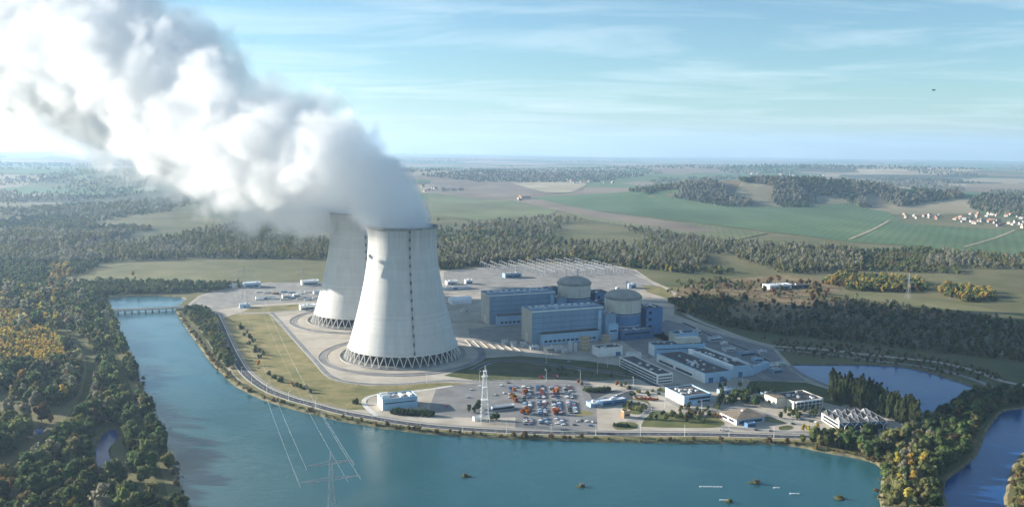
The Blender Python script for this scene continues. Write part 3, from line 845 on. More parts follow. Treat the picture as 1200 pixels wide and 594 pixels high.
# far stock, used by the woods that read as one mass
far_col = bpy.data.collections.new('wood_stock')
FAR = {}
def far_stock(kind, m, shape, H, z0, n, lobes, leaves, leaf, W=1.0, trunk=None, seed=0):
    for i in range(n):
        v, f = crown_arrays(seed + i, shape, lobes, 1, leaves, leaf)
        v = v * np.array([H * W, H * W, H]); v[:, 2] = np.maximum(v[:, 2] + z0, 0)
        v = v.tolist(); f = list(f); mi = [0] * len(f)
        if trunk:
            b = MB(); b.bar((0, 0, -1), (0, 0, z0 + H * 0.5), 0.3, 4)
            f += [tuple(q + len(v) for q in g) for g in b.f]; mi += [1] * len(b.f); v += [tuple(p) for p in b.v]
        me = bpy.data.meshes.new('wood_stock'); me.from_pydata(v, [], f); me.materials.append(MATS[m])
        if trunk:
            me.materials.append(MATS[trunk]); me.polygons.foreach_set('material_index', mi)
        me.update()
        k = sum(len(q) for q in FAR.values())
        o = bpy.data.objects.new('wood_stock_%03d' % k, me); far_col.objects.link(o)
        FAR.setdefault(kind, []).append(k)
far_stock('dark', 'leaf_dark', SH_ROUND, 11, 1.0, 3, 4, 60, 0.10, seed=300)
far_stock('green', 'leaf_green', SH_ROUND, 11, 1.0, 3, 4, 60, 0.10, seed=310)
far_stock('olive', 'leaf_olive', SH_ROUND, 10, 1.0, 3, 4, 60, 0.10, seed=320)
far_stock('gold', 'leaf_gold', SH_TALL, 13, 1.5, 3, 4, 60, 0.08, seed=330)
far_stock('rust', 'leaf_rust', SH_ROUND, 10, 1.0, 3, 4, 60, 0.10, seed=340)
far_stock('grey', 'leaf_grey', SH_TALL, 16, 3.0, 3, 4, 80, 0.06, trunk='pale_bark', seed=350)
far_stock('pop_olive', 'leaf_olive', SH_TALL, 16, 4.0, 3, 4, 60, 0.07, trunk='pale_bark', seed=360)
far_stock('scrub', 'leaf_rust', SH_BUSH, 3.5, 0.0, 2, 3, 40, 0.16, seed=370)
far_stock('reed', 'leaf_olive', SH_BUSH, 1.6, 0.0, 2, 3, 30, 0.18, seed=380)

_lat = np.random.default_rng(99).random((256, 256))
def vnoise(x, y):
    xi = math.floor(x); yi = math.floor(y); fx = x - xi; fy = y - yi
    fx = fx * fx * (3 - 2 * fx); fy = fy * fy * (3 - 2 * fy)
    g = lambda i, j: _lat[i % 256, j % 256]
    return (g(xi, yi) * (1 - fx) + g(xi + 1, yi) * fx) * (1 - fy) + (g(xi, yi + 1) * (1 - fx) + g(xi + 1, yi + 1) * fx) * fy
def wood_group():
    ng = bpy.data.node_groups.new('wood', 'GeometryNodeTree')
    ng.interface.new_socket('Geometry', in_out='INPUT', socket_type='NodeSocketGeometry')
    ng.interface.new_socket('Geometry', in_out='OUTPUT', socket_type='NodeSocketGeometry')
    N = ng.nodes; L = ng.links
    gi = N.new('NodeGroupInput'); go = N.new('NodeGroupOutput')
    ci = N.new('GeometryNodeCollectionInfo'); ci.inputs['Collection'].default_value = far_col
    ci.inputs['Separate Children'].default_value = True; ci.inputs['Reset Children'].default_value = True
    ip = N.new('GeometryNodeInstanceOnPoints'); ip.inputs['Pick Instance'].default_value = True
    def at(nm, ty):
        n = N.new('GeometryNodeInputNamedAttribute'); n.data_type = ty; n.inputs['Name'].default_value = nm; return n.outputs['Attribute']
    L.new(gi.outputs[0], ip.inputs['Points']); L.new(ci.outputs[0], ip.inputs['Instance'])
    L.new(at('idx', 'INT'), ip.inputs['Instance Index'])
    cb = N.new('ShaderNodeCombineXYZ'); L.new(at('rot', 'FLOAT'), cb.inputs[2])
    er = N.new('FunctionNodeEulerToRotation'); L.new(cb.outputs[0], er.inputs[0]); L.new(er.outputs[0], ip.inputs['Rotation'])
    L.new(at('scl', 'FLOAT'), ip.inputs['Scale'])
    L.new(ip.outputs[0], go.inputs[0])
    return ng
WG = wood_group()
def wood(name, label, pts):
    """pts: list of (x, y, z, scale, kind)"""
    if not pts: return
    me = bpy.data.meshes.new(name)
    me.from_pydata([p[:3] for p in pts], [], [])
    a = me.attributes.new('scl', 'FLOAT', 'POINT'); a.data.foreach_set('value', [p[3] for p in pts])
    a = me.attributes.new('rot', 'FLOAT', 'POINT'); a.data.foreach_set('value', [random.uniform(0, 6.28) for _ in pts])
    a = me.attributes.new('idx', 'INT', 'POINT'); a.data.foreach_set('value', [random.choice(FAR[p[4]]) for p in pts])
    o = link(name, me)
    md = o.modifiers.new('wood', 'NODES'); md.node_group = WG
    tag(o, label, 'trees', kind='stuff')
    return o
def pick(w):
    t = random.random() * sum(w.values())
    for k, v in w.items():
        t -= v
        if t <= 0: return k
    return k
def wet(x, y):
    for w in WATER.values():
        if inpoly(x, y, w): return True
    return False
def hills_np(x, y):
    h = np.zeros_like(x)
    for c, sx, sy, a in _hc:
        h += a * np.exp(-(((x - c.x) / sx) ** 2 + ((y - c.y) / sy) ** 2))
    d = np.hypot(x, y); k = np.clip((d - 5500) / 5000, 0, 1)
    return h + k * 26 * (1 + np.sin(x * 0.00052 + 1.3 * np.sin(y * 0.00031)) * np.cos(y * 0.00047 + 0.7))
def survey(px, py):
    """first meeting of sight lines with the ground, hills included"""
    u = (px - 600) / FPX; v = (297 - py) / FPX
    D = np.array(_f)[None] + np.array(_r)[None] * u[:, None] + np.array(_u)[None] * v[:, None]
    hit = np.zeros(len(px), bool); X = np.zeros(len(px)); Y = np.zeros(len(px)); H = np.zeros(len(px))
    t = 900.0
    while t < 33000:
        x = D[:, 0] * t; y = D[:, 1] * t; z = CAM_H + D[:, 2] * t; h = hills_np(x, y)
        nw = (~hit) & (z <= h)
        X[nw] = x[nw]; Y[nw] = y[nw]; H[nw] = h[nw]; hit |= nw
        t += max(6.0, t * 0.004)
    return X, Y, H, hit
def scatter_px(poly, per_px, mix, s=(0.8, 1.3), gate=None, seed=1):
    """survey a wood outline and fill it; density follows what the eye can resolve at that range"""
    random.seed(seed); rg = np.random.default_rng(seed)
    x0, x1 = min(p[0] for p in poly), max(p[0] for p in poly); y0, y1 = min(p[1] for p in poly), max(p[1] for p in poly)
    n = int((x1 - x0) * (y1 - y0) * per_px)
    px = rg.uniform(x0, x1, n); py = rg.uniform(y0, y1, n)
    keep = np.array([inpoly(a, b, poly) for a, b in zip(px, py)])
    px = px[keep]; py = py[keep]
    X, Y, H, hit = survey(px, py)
    out = []
    for x, y, h, ok, a, b in zip(X.tolist(), Y.tolist(), H.tolist(), hit.tolist(), px.tolist(), py.tolist()):
        if not ok or (gate and not gate(x, y, a, b)): continue
        m = mix(x, y, a, b) if callable(mix) else mix
        out.append((x, y, h - 0.4, random.uniform(*s), pick(m)))
    return out
def spaced(poly, step, seed=1, jitter=0.38):
    """world-space planting grid with jitter inside a surveyed outline"""
    random.seed(seed)
    W_ = gp(poly)
    x0, x1 = min(p[0] for p in W_), max(p[0] for p in W_); y0, y1 = min(p[1] for p in W_), max(p[1] for p in W_)
    out = []
    y = y0; row = 0
    while y < y1:
        x = x0 + (step / 2 if row % 2 else 0)
        while x < x1:
            p = (x + random.uniform(-jitter, jitter) * step, y + random.uniform(-jitter, jitter) * step)
            if inpoly(p[0], p[1], W_): out.append(p)
            x += step
        y += step * 0.87; row += 1
    return out

# ------------------------------------------------------------------ fields and meadows
FIELDS = [
    ('crop_field', [(590, 237), (640, 231), (700, 228), (780, 230), (840, 243), (930, 244), (1000, 243), (1040, 249), (1060, 262), (1200, 271), (1260, 276), (1260, 306), (1170, 302), (1080, 289), (1000, 284), (900, 272), (820, 262), (740, 252), (660, 243)], 'crop_green'),
    ('crop_field', [(500, 228), (590, 236), (655, 246), (640, 254), (560, 258), (505, 252)], 'crop_dull'),
    ('crop_field', [(650, 244), (740, 253), (820, 264), (900, 274), (860, 282), (780, 272), (690, 258)], 'crop_dull'),
    ('ploughed_field', [(560, 214), (690, 215), (680, 224), (620, 232), (560, 234), (500, 226), (505, 217)], 'plough'),
    ('stubble_field', [(600, 218), (690, 214.5), (686, 219), (668, 226), (640, 226)], 'stubble'),
    ('ploughed_field', [(600, 236), (625, 234), (700, 248), (800, 262), (845, 272), (800, 272), (690, 254)], 'plough'),
    ('stubble_field', [(1000, 206), (1090, 204), (1160, 207), (1100, 210), (1010, 209)], 'stubble'),
    ('meadow', [(60, 331), (100, 318), (140, 309), (230, 304), (320, 305), (395, 308), (420, 330), (330, 331), (250, 331), (150, 335)], 'meadow'),
    ('meadow', [(60, 214), (150, 213), (200, 219), (120, 222), (20, 221)], 'crop_dull'),
    ('meadow', [(1085, 322), (1200, 326), (1260, 332), (1260, 348), (1170, 340), (1090, 333)], 'meadow'),
    ('meadow', [(985, 343), (1060, 344), (1100, 352), (1200, 368), (1260, 374), (1260, 382), (1170, 372), (1090, 360), (1000, 350)], 'meadow'),
    ('clearing', [(-40, 473), (28, 474), (34, 482), (26, 489), (-40, 492)], 'meadow'),
    ('rough_meadow', [(800, 335), (860, 327), (915, 322), (980, 330), (985, 342), (900, 352), (850, 345), (790, 347)], 'rough_land'),
    ('rough_meadow', [(962, 352), (1090, 364), (1180, 378), (1260, 388), (1260, 426), (1190, 420), (1100, 410), (1000, 399), (930, 388), (946, 374)], 'rough_land'),
    ('rough_meadow', [(850, 358), (905, 348), (960, 352), (970, 362), (940, 376), (880, 378), (850, 372)], 'rough_land'),
]
for k, (nm, poly, m) in enumerate(FIELDS):
    zt = 0.06 + 0.02 * k
    W_ = gp(poly)
    far = max(math.hypot(*p) for p in W_)
    if far > 3000:
        # drape over the hills
        pts = [Vector(p) for p in resample(W_, 160.0)]; nb = len(pts)
        xs = [p.x for p in pts]; ys = [p.y for p in pts]
        gx = np.arange(min(xs), max(xs), 110.0); gy = np.arange(min(ys), max(ys), 110.0)
        pts += [Vector((a, b)) for a in gx for b in gy if inpoly(a, b, W_)]
        v, e, f, *_ = delaunay_2d_cdt(pts, [(i, (i + 1) % nb) for i in range(nb)], [], 1, 0.01)
        me = bpy.data.meshes.new(nm); me.from_pydata([(p.x, p.y, hills(p.x, p.y) + 1.2 + zt * 3) for p in v], [], [tuple(t) for t in f])
        me.materials.append(MATS[m]); me.update(); tag(link(nm, me), kind='structure')
    else:
        sheet(nm, W_, zt, m)

# ------------------------------------------------------------------ woods
BANKL = [(126, 348), (131, 366), (137, 385), (143, 400), (151, 418), (160, 440), (169, 463), (178, 486), (188, 512), (199, 540), (209, 570), (217, 596), (224, 625)]
def dist_line(px, py, line):
    best = 1e9
    for i in range(len(line) - 1):
        ax, ay = line[i]; bx, by = line[i + 1]
        dx, dy = bx - ax, by - ay
        t = max(0, min(1, ((px - ax) * dx + (py - ay) * dy) / (dx * dx + dy * dy)))
        best = min(best, math.hypot(px - ax - t * dx, py - ay - t * dy))
    return best
TRACK = [(72, 392), (96, 404), (106, 424), (104, 448), (92, 478), (66, 506), (34, 532), (-10, 562), (-60, 590)]
LANE = gp([(112, 340), (119, 368), (130, 404), (147, 448), (164, 494), (184, 552), (196, 600), (203, 640)])
GOLD1 = [(-60, 392), (0, 391), (40, 389), (62, 392), (76, 412), (77, 428), (40, 432), (0, 434), (-60, 436)]
GOLD2 = [(-60, 368), (0, 368), (28, 372), (36, 384), (20, 388), (-60, 389)]
CLEAR = [(-60, 472), (30, 473), (36, 483), (26, 490), (-60, 494)]
LEFT = [(-80, 336), (60, 341), (110, 344)] + BANKL + [(224, 660), (-80, 660)]
ROADL = gp([(-60, 337), (0, 347), (45, 358), (90, 363), (128, 366)])
near_pts = []; far_pts = []
for (x, y) in spaced(LEFT, 8.4, seed=5):
    px, py = PX((x, y, 0))
    if inpoly(px, py, GOLD1) or inpoly(px, py, GOLD2) or inpoly(px, py, CLEAR): continue
    if wet(x, y) or (104 < px < 146 and 500 < py < 560) or (30 < px < 58 and 496 < py < 512): continue
    if dist_line(x, y, LANE) < 4.6: continue
    if dist_line(x, y, ROADL) < 8: continue
    tw = gp(TRACK) if False else None
    if dist_line(px, py, TRACK) < 8.5 + max(0, (py - 440) * 0.05): continue
    b = vnoise(x / 45, y / 45); c = vnoise(x / 19 + 50, y / 19)
    if b > 0.60 and c < 0.55: continue           # glades
    dl = dist_line(x, y, LANE)
    if dl < 22: k = pick({'green': 5, 'dark': 3, 'olive': 2})
    elif c > 0.86 and b > 0.3: k = pick({'gold': 2, 'orange': 1, 'olive': 2})
    elif b < 0.35: k = pick({'dark': 3, 'green': 3, 'olive': 2, 'rust': 1, 'gold': .4})
    else: k = pick({'green': 4, 'olive': 5, 'dark': 2, 'grey': 2, 'rust': 1})
    near_pts.append((math.hypot(x, y), x, y, px, py, k, random.choice([random.uniform(0.6, 1.1), random.uniform(0.9, 1.75)]) * (0.85 if dl < 22 else 1)))
near_pts.sort()
LOOK = {'dark': 'dark green tree', 'green': 'mid green leafy tree', 'olive': 'olive green tree', 'gold': 'tall golden tree', 'orange': 'round orange tree', 'rust': 'rust brown tree', 'grey': 'grey green tree'}
POOL_C = (124, 522)
def where(x, y, px, py):
    if dist_line(x, y, LANE) < 13: return 'beside the lane along the canal bank'
    if math.hypot(px - POOL_C[0], (py - POOL_C[1]) * 1.3) < 34: return 'close round the small woodland pool'
    if py > 565: return 'in the bottom left corner' if px < 60 else 'at the bottom edge below the woodland pool' if px < 140 else 'at the bottom edge by the canal bank'
    if dist_line(px, py, TRACK) < 20: return 'along the curving grass track'
    if px < 60: return 'by the left edge below the golden plantation' if py > 436 else 'near the golden plantation'
    return 'in the left bank wood between track and lane'
cnt = {}
for d, x, y, px, py, k, s in near_pts:
    ok = -8 < px < 300 and py < 612
    lim = {'dark': 120, 'green': 100, 'olive': 80}.get(k, 60)
    if ok and py > 380 and cnt.get(k, 0) < lim:
        cnt[k] = cnt.get(k, 0) + 1
        tree(k, x, y, s, LOOK[k] + ' ' + where(x, y, px, py), 'trees of the left bank wood')
    else:
        far_pts.append((x, y, -0.2, s * 0.95, k if k in FAR else 'gold'))
wood('left_bank_wood', 'mixed green and olive wood filling the left bank behind the nearest trees', far_pts)
pl = []
for (x, y) in spaced(GOLD1, 5.6, seed=6, jitter=0.16) + spaced(GOLD2, 5.6, seed=7, jitter=0.16):
    pl.append((x, y, 0, random.uniform(0.72, 0.95), pick({'gold': 8, 'pop_olive': 1})))
wood('golden_plantation', 'block of close-set golden poplars at the left edge', pl)
# grass on the open lanes, coloured dark to carry the tree shade there
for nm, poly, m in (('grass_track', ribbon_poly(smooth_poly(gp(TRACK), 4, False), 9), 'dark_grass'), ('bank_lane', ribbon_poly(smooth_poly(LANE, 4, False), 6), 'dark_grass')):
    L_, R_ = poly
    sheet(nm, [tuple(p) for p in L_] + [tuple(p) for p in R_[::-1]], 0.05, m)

def species(x, y, px, py):
    n = vnoise(x / 210 + 7, y / 330 + 3)
    if n < 0.20: return {'dark': 5, 'green': 3}
    if n < 0.44: return {'green': 2, 'olive': 5, 'rust': 1}
    if n < 0.66: return {'grey': 6, 'olive': 2}
    if n < 0.84: return {'pop_olive': 5, 'olive': 2, 'gold': 0.15}
    return {'gold': 0.4, 'pop_olive': 4, 'rust': 1, 'grey': 4}
def gaps(lim):
    return lambda x, y, px, py: vnoise(x / 260 + 31, y / 420 + 17) < lim
wood('head_belt', 'dark belt of trees closing the far end of the canal', scatter_px([(40, 336), (120, 330), (200, 332), (250, 334), (283, 333), (284, 337), (255, 341), (215, 344), (128, 346), (60, 345)], 0.26, {'dark': 5, 'green': 2, 'olive': 1}, (0.6, 0.95), seed=11))
wood('meadow_wood', 'mixed wood with golden trees left of the pale meadow', scatter_px([(-80, 300), (60, 306), (120, 312), (90, 322), (60, 334), (110, 342), (50, 342), (-80, 338)], 0.20, lambda x, y, px, py: {'gold': 2, 'olive': 3} if 58 < px < 82 and py > 312 else {'dark': 4, 'green': 3, 'olive': 2}, (0.7, 1.1), seed=12))
wood('poplar_plantation', 'olive and gold poplar rows beyond the pale meadow', scatter_px([(160, 284), (260, 281), (400, 282), (400, 306), (340, 304), (230, 303), (150, 306), (60, 312), (-80, 302), (-80, 288)], 0.22, lambda x, y, px, py: {'pop_olive': 5, 'olive': 2, 'gold': 0.5, 'grey': 1} if vnoise(x / 120, y / 160) > 0.4 else {'grey': 3, 'dark': 2, 'olive': 2}, (0.8, 1.1), seed=13))
wood('valley_wood', 'far woods in bands across the plain left of the towers', scatter_px([(-80, 195), (200, 196), (420, 198), (420, 286), (160, 288), (-80, 292)], 0.26, species, (0.8, 1.35), gate=gaps(0.56), seed=14))
wood('plantation_wood', 'grey and olive poplar plantations behind the switchyard', scatter_px([(500, 258), (560, 262), (650, 254), (700, 262), (790, 276), (860, 286), (930, 288), (1010, 296), (1010, 318), (900, 322), (800, 318), (730, 310), (660, 306), (590, 308), (510, 318), (505, 300)], 0.16, lambda x, y, px, py: {'grey': 5, 'pop_olive': 3, 'olive': 3} if vnoise(x / 150, y / 220) > 0.35 else {'green': 2, 'dark': 1, 'olive': 2, 'gold': .2}, (0.6, 1.25), gate=gaps(0.80), seed=15))
wood('belt_wood', 'dark belt of trees along the back of the plant', scatter_px([(515, 306), (600, 303), (680, 300), (730, 304), (800, 312), (860, 318), (860, 322), (790, 320), (720, 312), (640, 307), (560, 311), (515, 319)], 0.18, {'dark': 2, 'green': 3, 'olive': 3, 'rust': 2, 'gold': 0.4}, (0.6, 1.1), seed=16))
wood('field_edge_wood', 'trees along the near edge of the green field', scatter_px([(990, 296), (1080, 292), (1180, 302), (1260, 308), (1260, 328), (1180, 325), (1090, 320), (1000, 318)], 0.15, species, (0.7, 1.1), gate=gaps(0.75), seed=17))
wood('autumn_hedge', 'hedge of golden and olive trees across the right-hand fields', scatter_px([(963, 333), (990, 320), (1080, 330), (1092, 340), (1060, 343), (990, 341)], 0.20, {'gold': 2, 'olive': 4, 'green': 3, 'rust': 1}, (0.75, 1.1), seed=18) + scatter_px([(1100, 344), (1110, 334), (1160, 343), (1168, 353), (1130, 354)], 0.24, {'gold': 2, 'olive': 4, 'green': 2}, (0.75, 1.1), seed=19))
wood('scrub_wood', 'dark scrubby wood right of the plant', scatter_px([(960, 352), (1000, 352), (1090, 364), (1180, 378), (1260, 388), (1260, 430), (1190, 424), (1100, 414), (1000, 402), (900, 392), (845, 378), (900, 376), (945, 372)], 0.12, {'grey': 4, 'olive': 4, 'dark': 1, 'rust': 3, 'green': 1}, (0.35, 0.9), seed=20))
wood('roadside_scrub', 'low olive scrub between the plant road and the rough meadow', scatter_px([(782, 352), (830, 348), (860, 352), (850, 366), (860, 376), (905, 391), (850, 384), (795, 366)], 0.20, {'olive': 3, 'dark': 2, 'rust': 2, 'gold': 0.5}, (0.45, 0.8), seed=21) + scatter_px([(785, 332), (840, 326), (900, 334), (880, 340), (800, 338)], 0.09, {'olive': 3, 'dark': 3, 'rust': 2}, (0.4, 0.7), seed=22))
wood('ridge_wood', 'wooded ridge beyond the green field', scatter_px([(735, 224), (770, 210), (880, 206), (990, 210), (1080, 214), (1130, 222), (1128, 232), (1050, 244), (960, 244), (850, 243), (780, 232)], 0.55, lambda x, y, px, py: {'grey': 5, 'olive': 3} if vnoise(x / 160, y / 200) > 0.5 else {'green': 3, 'dark': 3, 'olive': 1}, (0.7, 1.7), gate=lambda x, y, px, py: vnoise(x / 110 + 5, y / 170) < 0.58, seed=23) + scatter_px([(1132, 238), (1160, 224), (1260, 224), (1260, 256), (1180, 254), (1140, 246)], 0.5, {'grey': 2, 'olive': 3, 'green': 2, 'dark': 2}, (0.9, 1.4), seed=24))
wood('far_wood', 'blue far woods near the horizon', scatter_px([(440, 194), (760, 195), (1260, 200), (1260, 224), (1130, 218), (900, 204), (760, 208), (700, 214), (560, 214), (480, 220)], 0.42, {'dark': 3, 'green': 2, 'grey': 1}, (1.1, 1.7), gate=lambda x, y, px, py: vnoise(x / 900 + 3, y / 1500 + 9) < 0.44, seed=25)
     + scatter_px([(490, 206), (560, 200), (680, 200), (760, 206), (700, 214), (560, 214)], 0.5, {'dark': 3, 'green': 2, 'grey': 1}, (1.1, 1.6), seed=26)
     + scatter_px([(-80, 183), (420, 186), (1260, 194), (1260, 200), (420, 196), (-80, 195)], 0.35, {'dark': 3, 'green': 2}, (1.3, 2.2), gate=lambda x, y, px, py: vnoise(x / 1600 + 3, y / 3000 + 9) < 0.42, seed=27))

# ------------------------------------------------------------------ plant site: ground sheets and roads
PA = R(22.0)                      # the plant grid is turned 22 degrees
EX = Vector((math.cos(PA), math.sin(PA))); EY = Vector((-math.sin(PA), math.cos(PA)))
def sheet_px(nm, poly, z, m, sm=0):
    W_ = gp(poly)
    if sm: W_ = smooth_poly(W_, sm)
    return sheet(nm, W_, z, m)
sheet_px('plant_yard', [(219, 358), (232, 347), (260, 338), (320, 330), (420, 324), (520, 317), (600, 311), (700, 308), (745, 316), (775, 336), (790, 352), (790, 368), (830, 383), (862, 393), (905, 404), (925, 425), (940, 441), (968, 452), (1000, 467), (1045, 482), (1078, 492), (1070, 503), (1036, 510), (935, 515.5), (845, 512.5), (790, 511.5), (700, 509.5), (630, 508), (583, 506.5), (537, 504), (500, 501), (467, 497), (432, 491.5), (397, 485.5), (362, 477), (330, 468), (303, 458), (280, 446), (266, 432), (254, 417), (243, 400), (232, 383), (222, 370)], 0.05, 'yard')
sheet_px('rail_yard', [(222, 357), (236, 347), (262, 338), (320, 331), (400, 327), (400, 352), (350, 354), (300, 357), (262, 362), (245, 368)], 0.10, 'yard_grey')
sheet_px('switchyard_gravel', [(520, 318), (600, 311), (700, 308), (742, 316), (770, 336), (740, 341), (640, 338), (560, 342), (520, 342)], 0.10, 'yard_grey')
sheet_px('lawn', [(257, 374), (275, 368), (318, 367), (336, 388), (356, 408), (376, 428), (393, 446), (430, 452), (520, 448), (548, 449), (520, 453), (470, 459), (432, 466), (428, 480), (400, 480), (362, 470), (330, 461), (305, 451), (287, 436), (276, 415), (266, 394)], 0.10, 'lawn')
sheet_px('lawn', [(296, 360), (352, 356), (352, 363), (320, 365), (280, 367)], 0.10, 'lawn')
sheet_px('shaded_lawn', [(556, 420), (610, 417), (690, 423), (760, 434), (766, 443), (700, 446), (640, 445), (560, 446), (520, 440), (548, 430)], 0.10, 'dark_grass')  # dark grass colour paints in the shadow of the tower
sheet_px('service_yard', [(780, 374), (860, 396), (905, 408), (925, 432), (945, 446), (900, 448), (850, 440), (790, 404), (760, 392)], 0.10, 'asphalt_pale')
sheet_px('service_yard', [(880, 446), (944, 448), (978, 458), (1000, 468), (985, 476), (930, 462), (870, 460)], 0.14, 'dark_grass')
sheet_px('unit_apron', [(548, 385), (620, 378), (760, 372), (780, 392), (800, 410), (760, 420), (730, 400), (610, 404), (552, 398)], 0.10, 'yard_grey')
sheet_px('lawn', [(752, 334), (800, 337), (800, 348), (782, 350), (758, 342)], 0.12, 'lawn')
sheet_px('car_park', [(512, 453), (556, 449), (600, 447.5), (690, 447), (699, 460), (700, 503), (604, 504), (604, 489), (560, 489), (506, 488), (503, 478)], 0.12, 'asphalt_pale')
sheet_px('plaza', [(699, 478), (722, 476), (728, 484), (730, 499), (700, 502)], 0.15, 'yard')
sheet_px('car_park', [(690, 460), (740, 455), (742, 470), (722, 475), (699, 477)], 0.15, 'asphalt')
sheet_px('lawn', [(732, 470), (752, 466), (762, 474), (756, 484), (742, 485), (730, 480)], 0.17, 'lawn_green', 2)
sheet_px('lawn', [(752, 497), (764, 482), (790, 484), (828, 488), (842, 490), (848, 500), (800, 501), (757, 500)], 0.17, 'lawn_green', 2)
sheet_px('lawn', [(718, 498), (728, 494), (744, 495), (748, 500), (740, 503), (722, 503)], 0.17, 'lawn_green', 2)
sheet_px('lawn', [(772, 455), (795, 450), (810, 456), (800, 463), (780, 462)], 0.17, 'lawn_green', 2)
sheet_px('lawn', [(672, 481), (686, 481), (697, 484), (690, 487), (674, 486)], 0.17, 'lawn', 2)
sheet_px('lawn', [(880, 484), (910, 488), (930, 492), (915, 496), (890, 492)], 0.17, 'lawn', 2)
sheet_px('lawn', [(913, 500), (925, 498), (930, 501), (922, 504), (914, 504)], 0.17, 'dark_grass', 2)
sheet_px('gravel_lot', [(560, 489), (604, 490), (604, 502), (560, 500)], 0.17, 'yard')
PERI = smooth_poly(gp([(252, 368), (259, 383), (268, 404), (279, 425), (290, 440), (312, 456), (340, 467), (362, 473), (397, 482.5), (432, 489), (467, 494.8), (500, 499), (537, 502.2), (583, 505), (630, 506.8), (700, 508.2), (790, 508.8), (845, 509.5), (900, 511), (940, 512), (985, 510), (1025, 511), (1050, 508), (1072, 502), (1094, 493)]), 4, False)
def off_line(pts, d):
    L_, R_ = ribbon_poly(pts, abs(d) * 2)
    return [tuple(p) for p in (L_ if d > 0 else R_)]
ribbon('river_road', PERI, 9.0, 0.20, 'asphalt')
for d in (5.1, -5.1):
    ribbon('kerb', off_line(PERI, d), 1.2, 0.32, 'kerb')
ribbon('verge', off_line(PERI, -9.0), 6.0, 0.18, 'lawn')
ribbon('footway', off_line(PERI, 8.2), 3.2, 0.22, 'yard_grey')
dash = MB()
L_ = PERI
acc = 0
for i in range(len(L_) - 1):
    a = Vector(L_[i]); b = Vector(L_[i + 1]); n = int((b - a).length / 3)
    d = (b - a).normalized(); q = Vector((-d.y, d.x))
    for k in range(n):
        acc += 1
        if acc % 3: continue
        p = a + d * (k * 3); e = p + d * 3
        dash.add([(*(p + q * .12), .206), (*(p - q * .12), .206), (*(e - q * .12), .206), (*(e + q * .12), .206)], [(0, 1, 2, 3)])
tag(dash.build('road_marking', 'white_paint'), kind='structure')
def road_px(pts, w, m='asphalt_pale', z=0.19, nm='plant_road', kerb=True):
    P = smooth_poly(gp(pts), 4, False)
    ribbon(nm, P, w, z, m)
    if kerb:
        for d in (w / 2 + .3, -w / 2 - .3): ribbon('kerb', off_line(P, d), 0.7, z + 0.1, 'kerb')
road_px([(318, 366), (345, 396), (368, 421), (388, 441), (420, 449), (470, 450), (520, 446), (560, 447), (610, 446.5), (690, 446.5)], 7)
road_px([(276, 367), (300, 366), (318, 366), (350, 364), (380, 362)], 6)
road_px([(545, 397), (580, 402), (620, 408), (680, 414), (720, 420), (760, 430)], 8, 'yard', 0.20)
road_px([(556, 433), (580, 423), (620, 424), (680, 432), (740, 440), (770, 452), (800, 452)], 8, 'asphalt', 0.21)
road_px([(700, 470), (722, 461), (740, 456), (770, 459), (800, 478), (840, 479), (870, 478), (900, 486), (930, 495), (965, 505), (985, 509)], 8, 'yard_grey', 0.22)
road_px([(735, 493), (750, 490), (760, 480), (752, 472), (738, 470)], 6, 'yard_grey', 0.23)
road_px([(845, 500), (880, 503), (925, 506), (960, 506)], 7, 'yard_grey', 0.22)
road_px([(745, 322), (790, 343), (800, 366), (850, 388), (900, 404), (960, 409), (1030, 417), (1096, 424), (1141, 434), (1177, 447), (1230, 455), (1300, 462)], 9, 'yard', 0.2, 'levee_road', False)
road_px([(905, 409), (960, 414), (1030, 423), (1090, 431), (1140, 444), (1165, 455)], 8, 'yard_grey', 0.12, 'levee_track', False)
road_px([(925, 428), (940, 439), (965, 450), (1000, 465), (1040, 479), (1080, 489)], 7, 'asphalt_pale', 0.2, 'levee_road', False)
road_px([(-60, 337), (0, 347), (45, 358), (90, 363), (128, 366)], 9, 'asphalt_pale', 0.2, 'approach_road', True)
road_px([(213, 361), (230, 357), (250, 362)], 9, 'asphalt_pale', 0.2, 'approach_road', True)
road_px([(690, 261), (740, 261), (800, 268), (870, 281)], 7, 'stubble', 0.9, 'farm_track', False)
road_px([(995, 281), (1020, 271), (1042, 259)], 9, 'stubble', 2.4, 'farm_track', False)
road_px([(1130, 290), (1165, 280), (1190, 270)], 9, 'stubble', 2.4, 'farm_track', False)
# lot with white stripes left of the white river building; drive round it
road_px([(441, 487), (427, 474), (430, 466), (450, 461), (490, 458), (530, 452)], 5, 'kerb', 0.24, 'drive', False)
for (cx, cy) in (T1, T2):
    for r0, r1, m, z in ((84.5, 97, 'yard', 0.16), (97, 105.5, 'asphalt_pale', 0.20)):
        b = MB(); b.lathe([(r1, z), (r0, z)], n=96, c=(cx, cy)); tag(b.build('ring_road', m), kind='structure')
    for r0 in (96.6, 105.9):
        b = MB(); b.lathe([(r0 + .6, 0.1), (r0 + .6, .6), (r0 - .6, .6), (r0 - .6, 0.1)], n=96, c=(cx, cy)); tag(b.build('kerb', 'concrete_dark'), kind='structure')

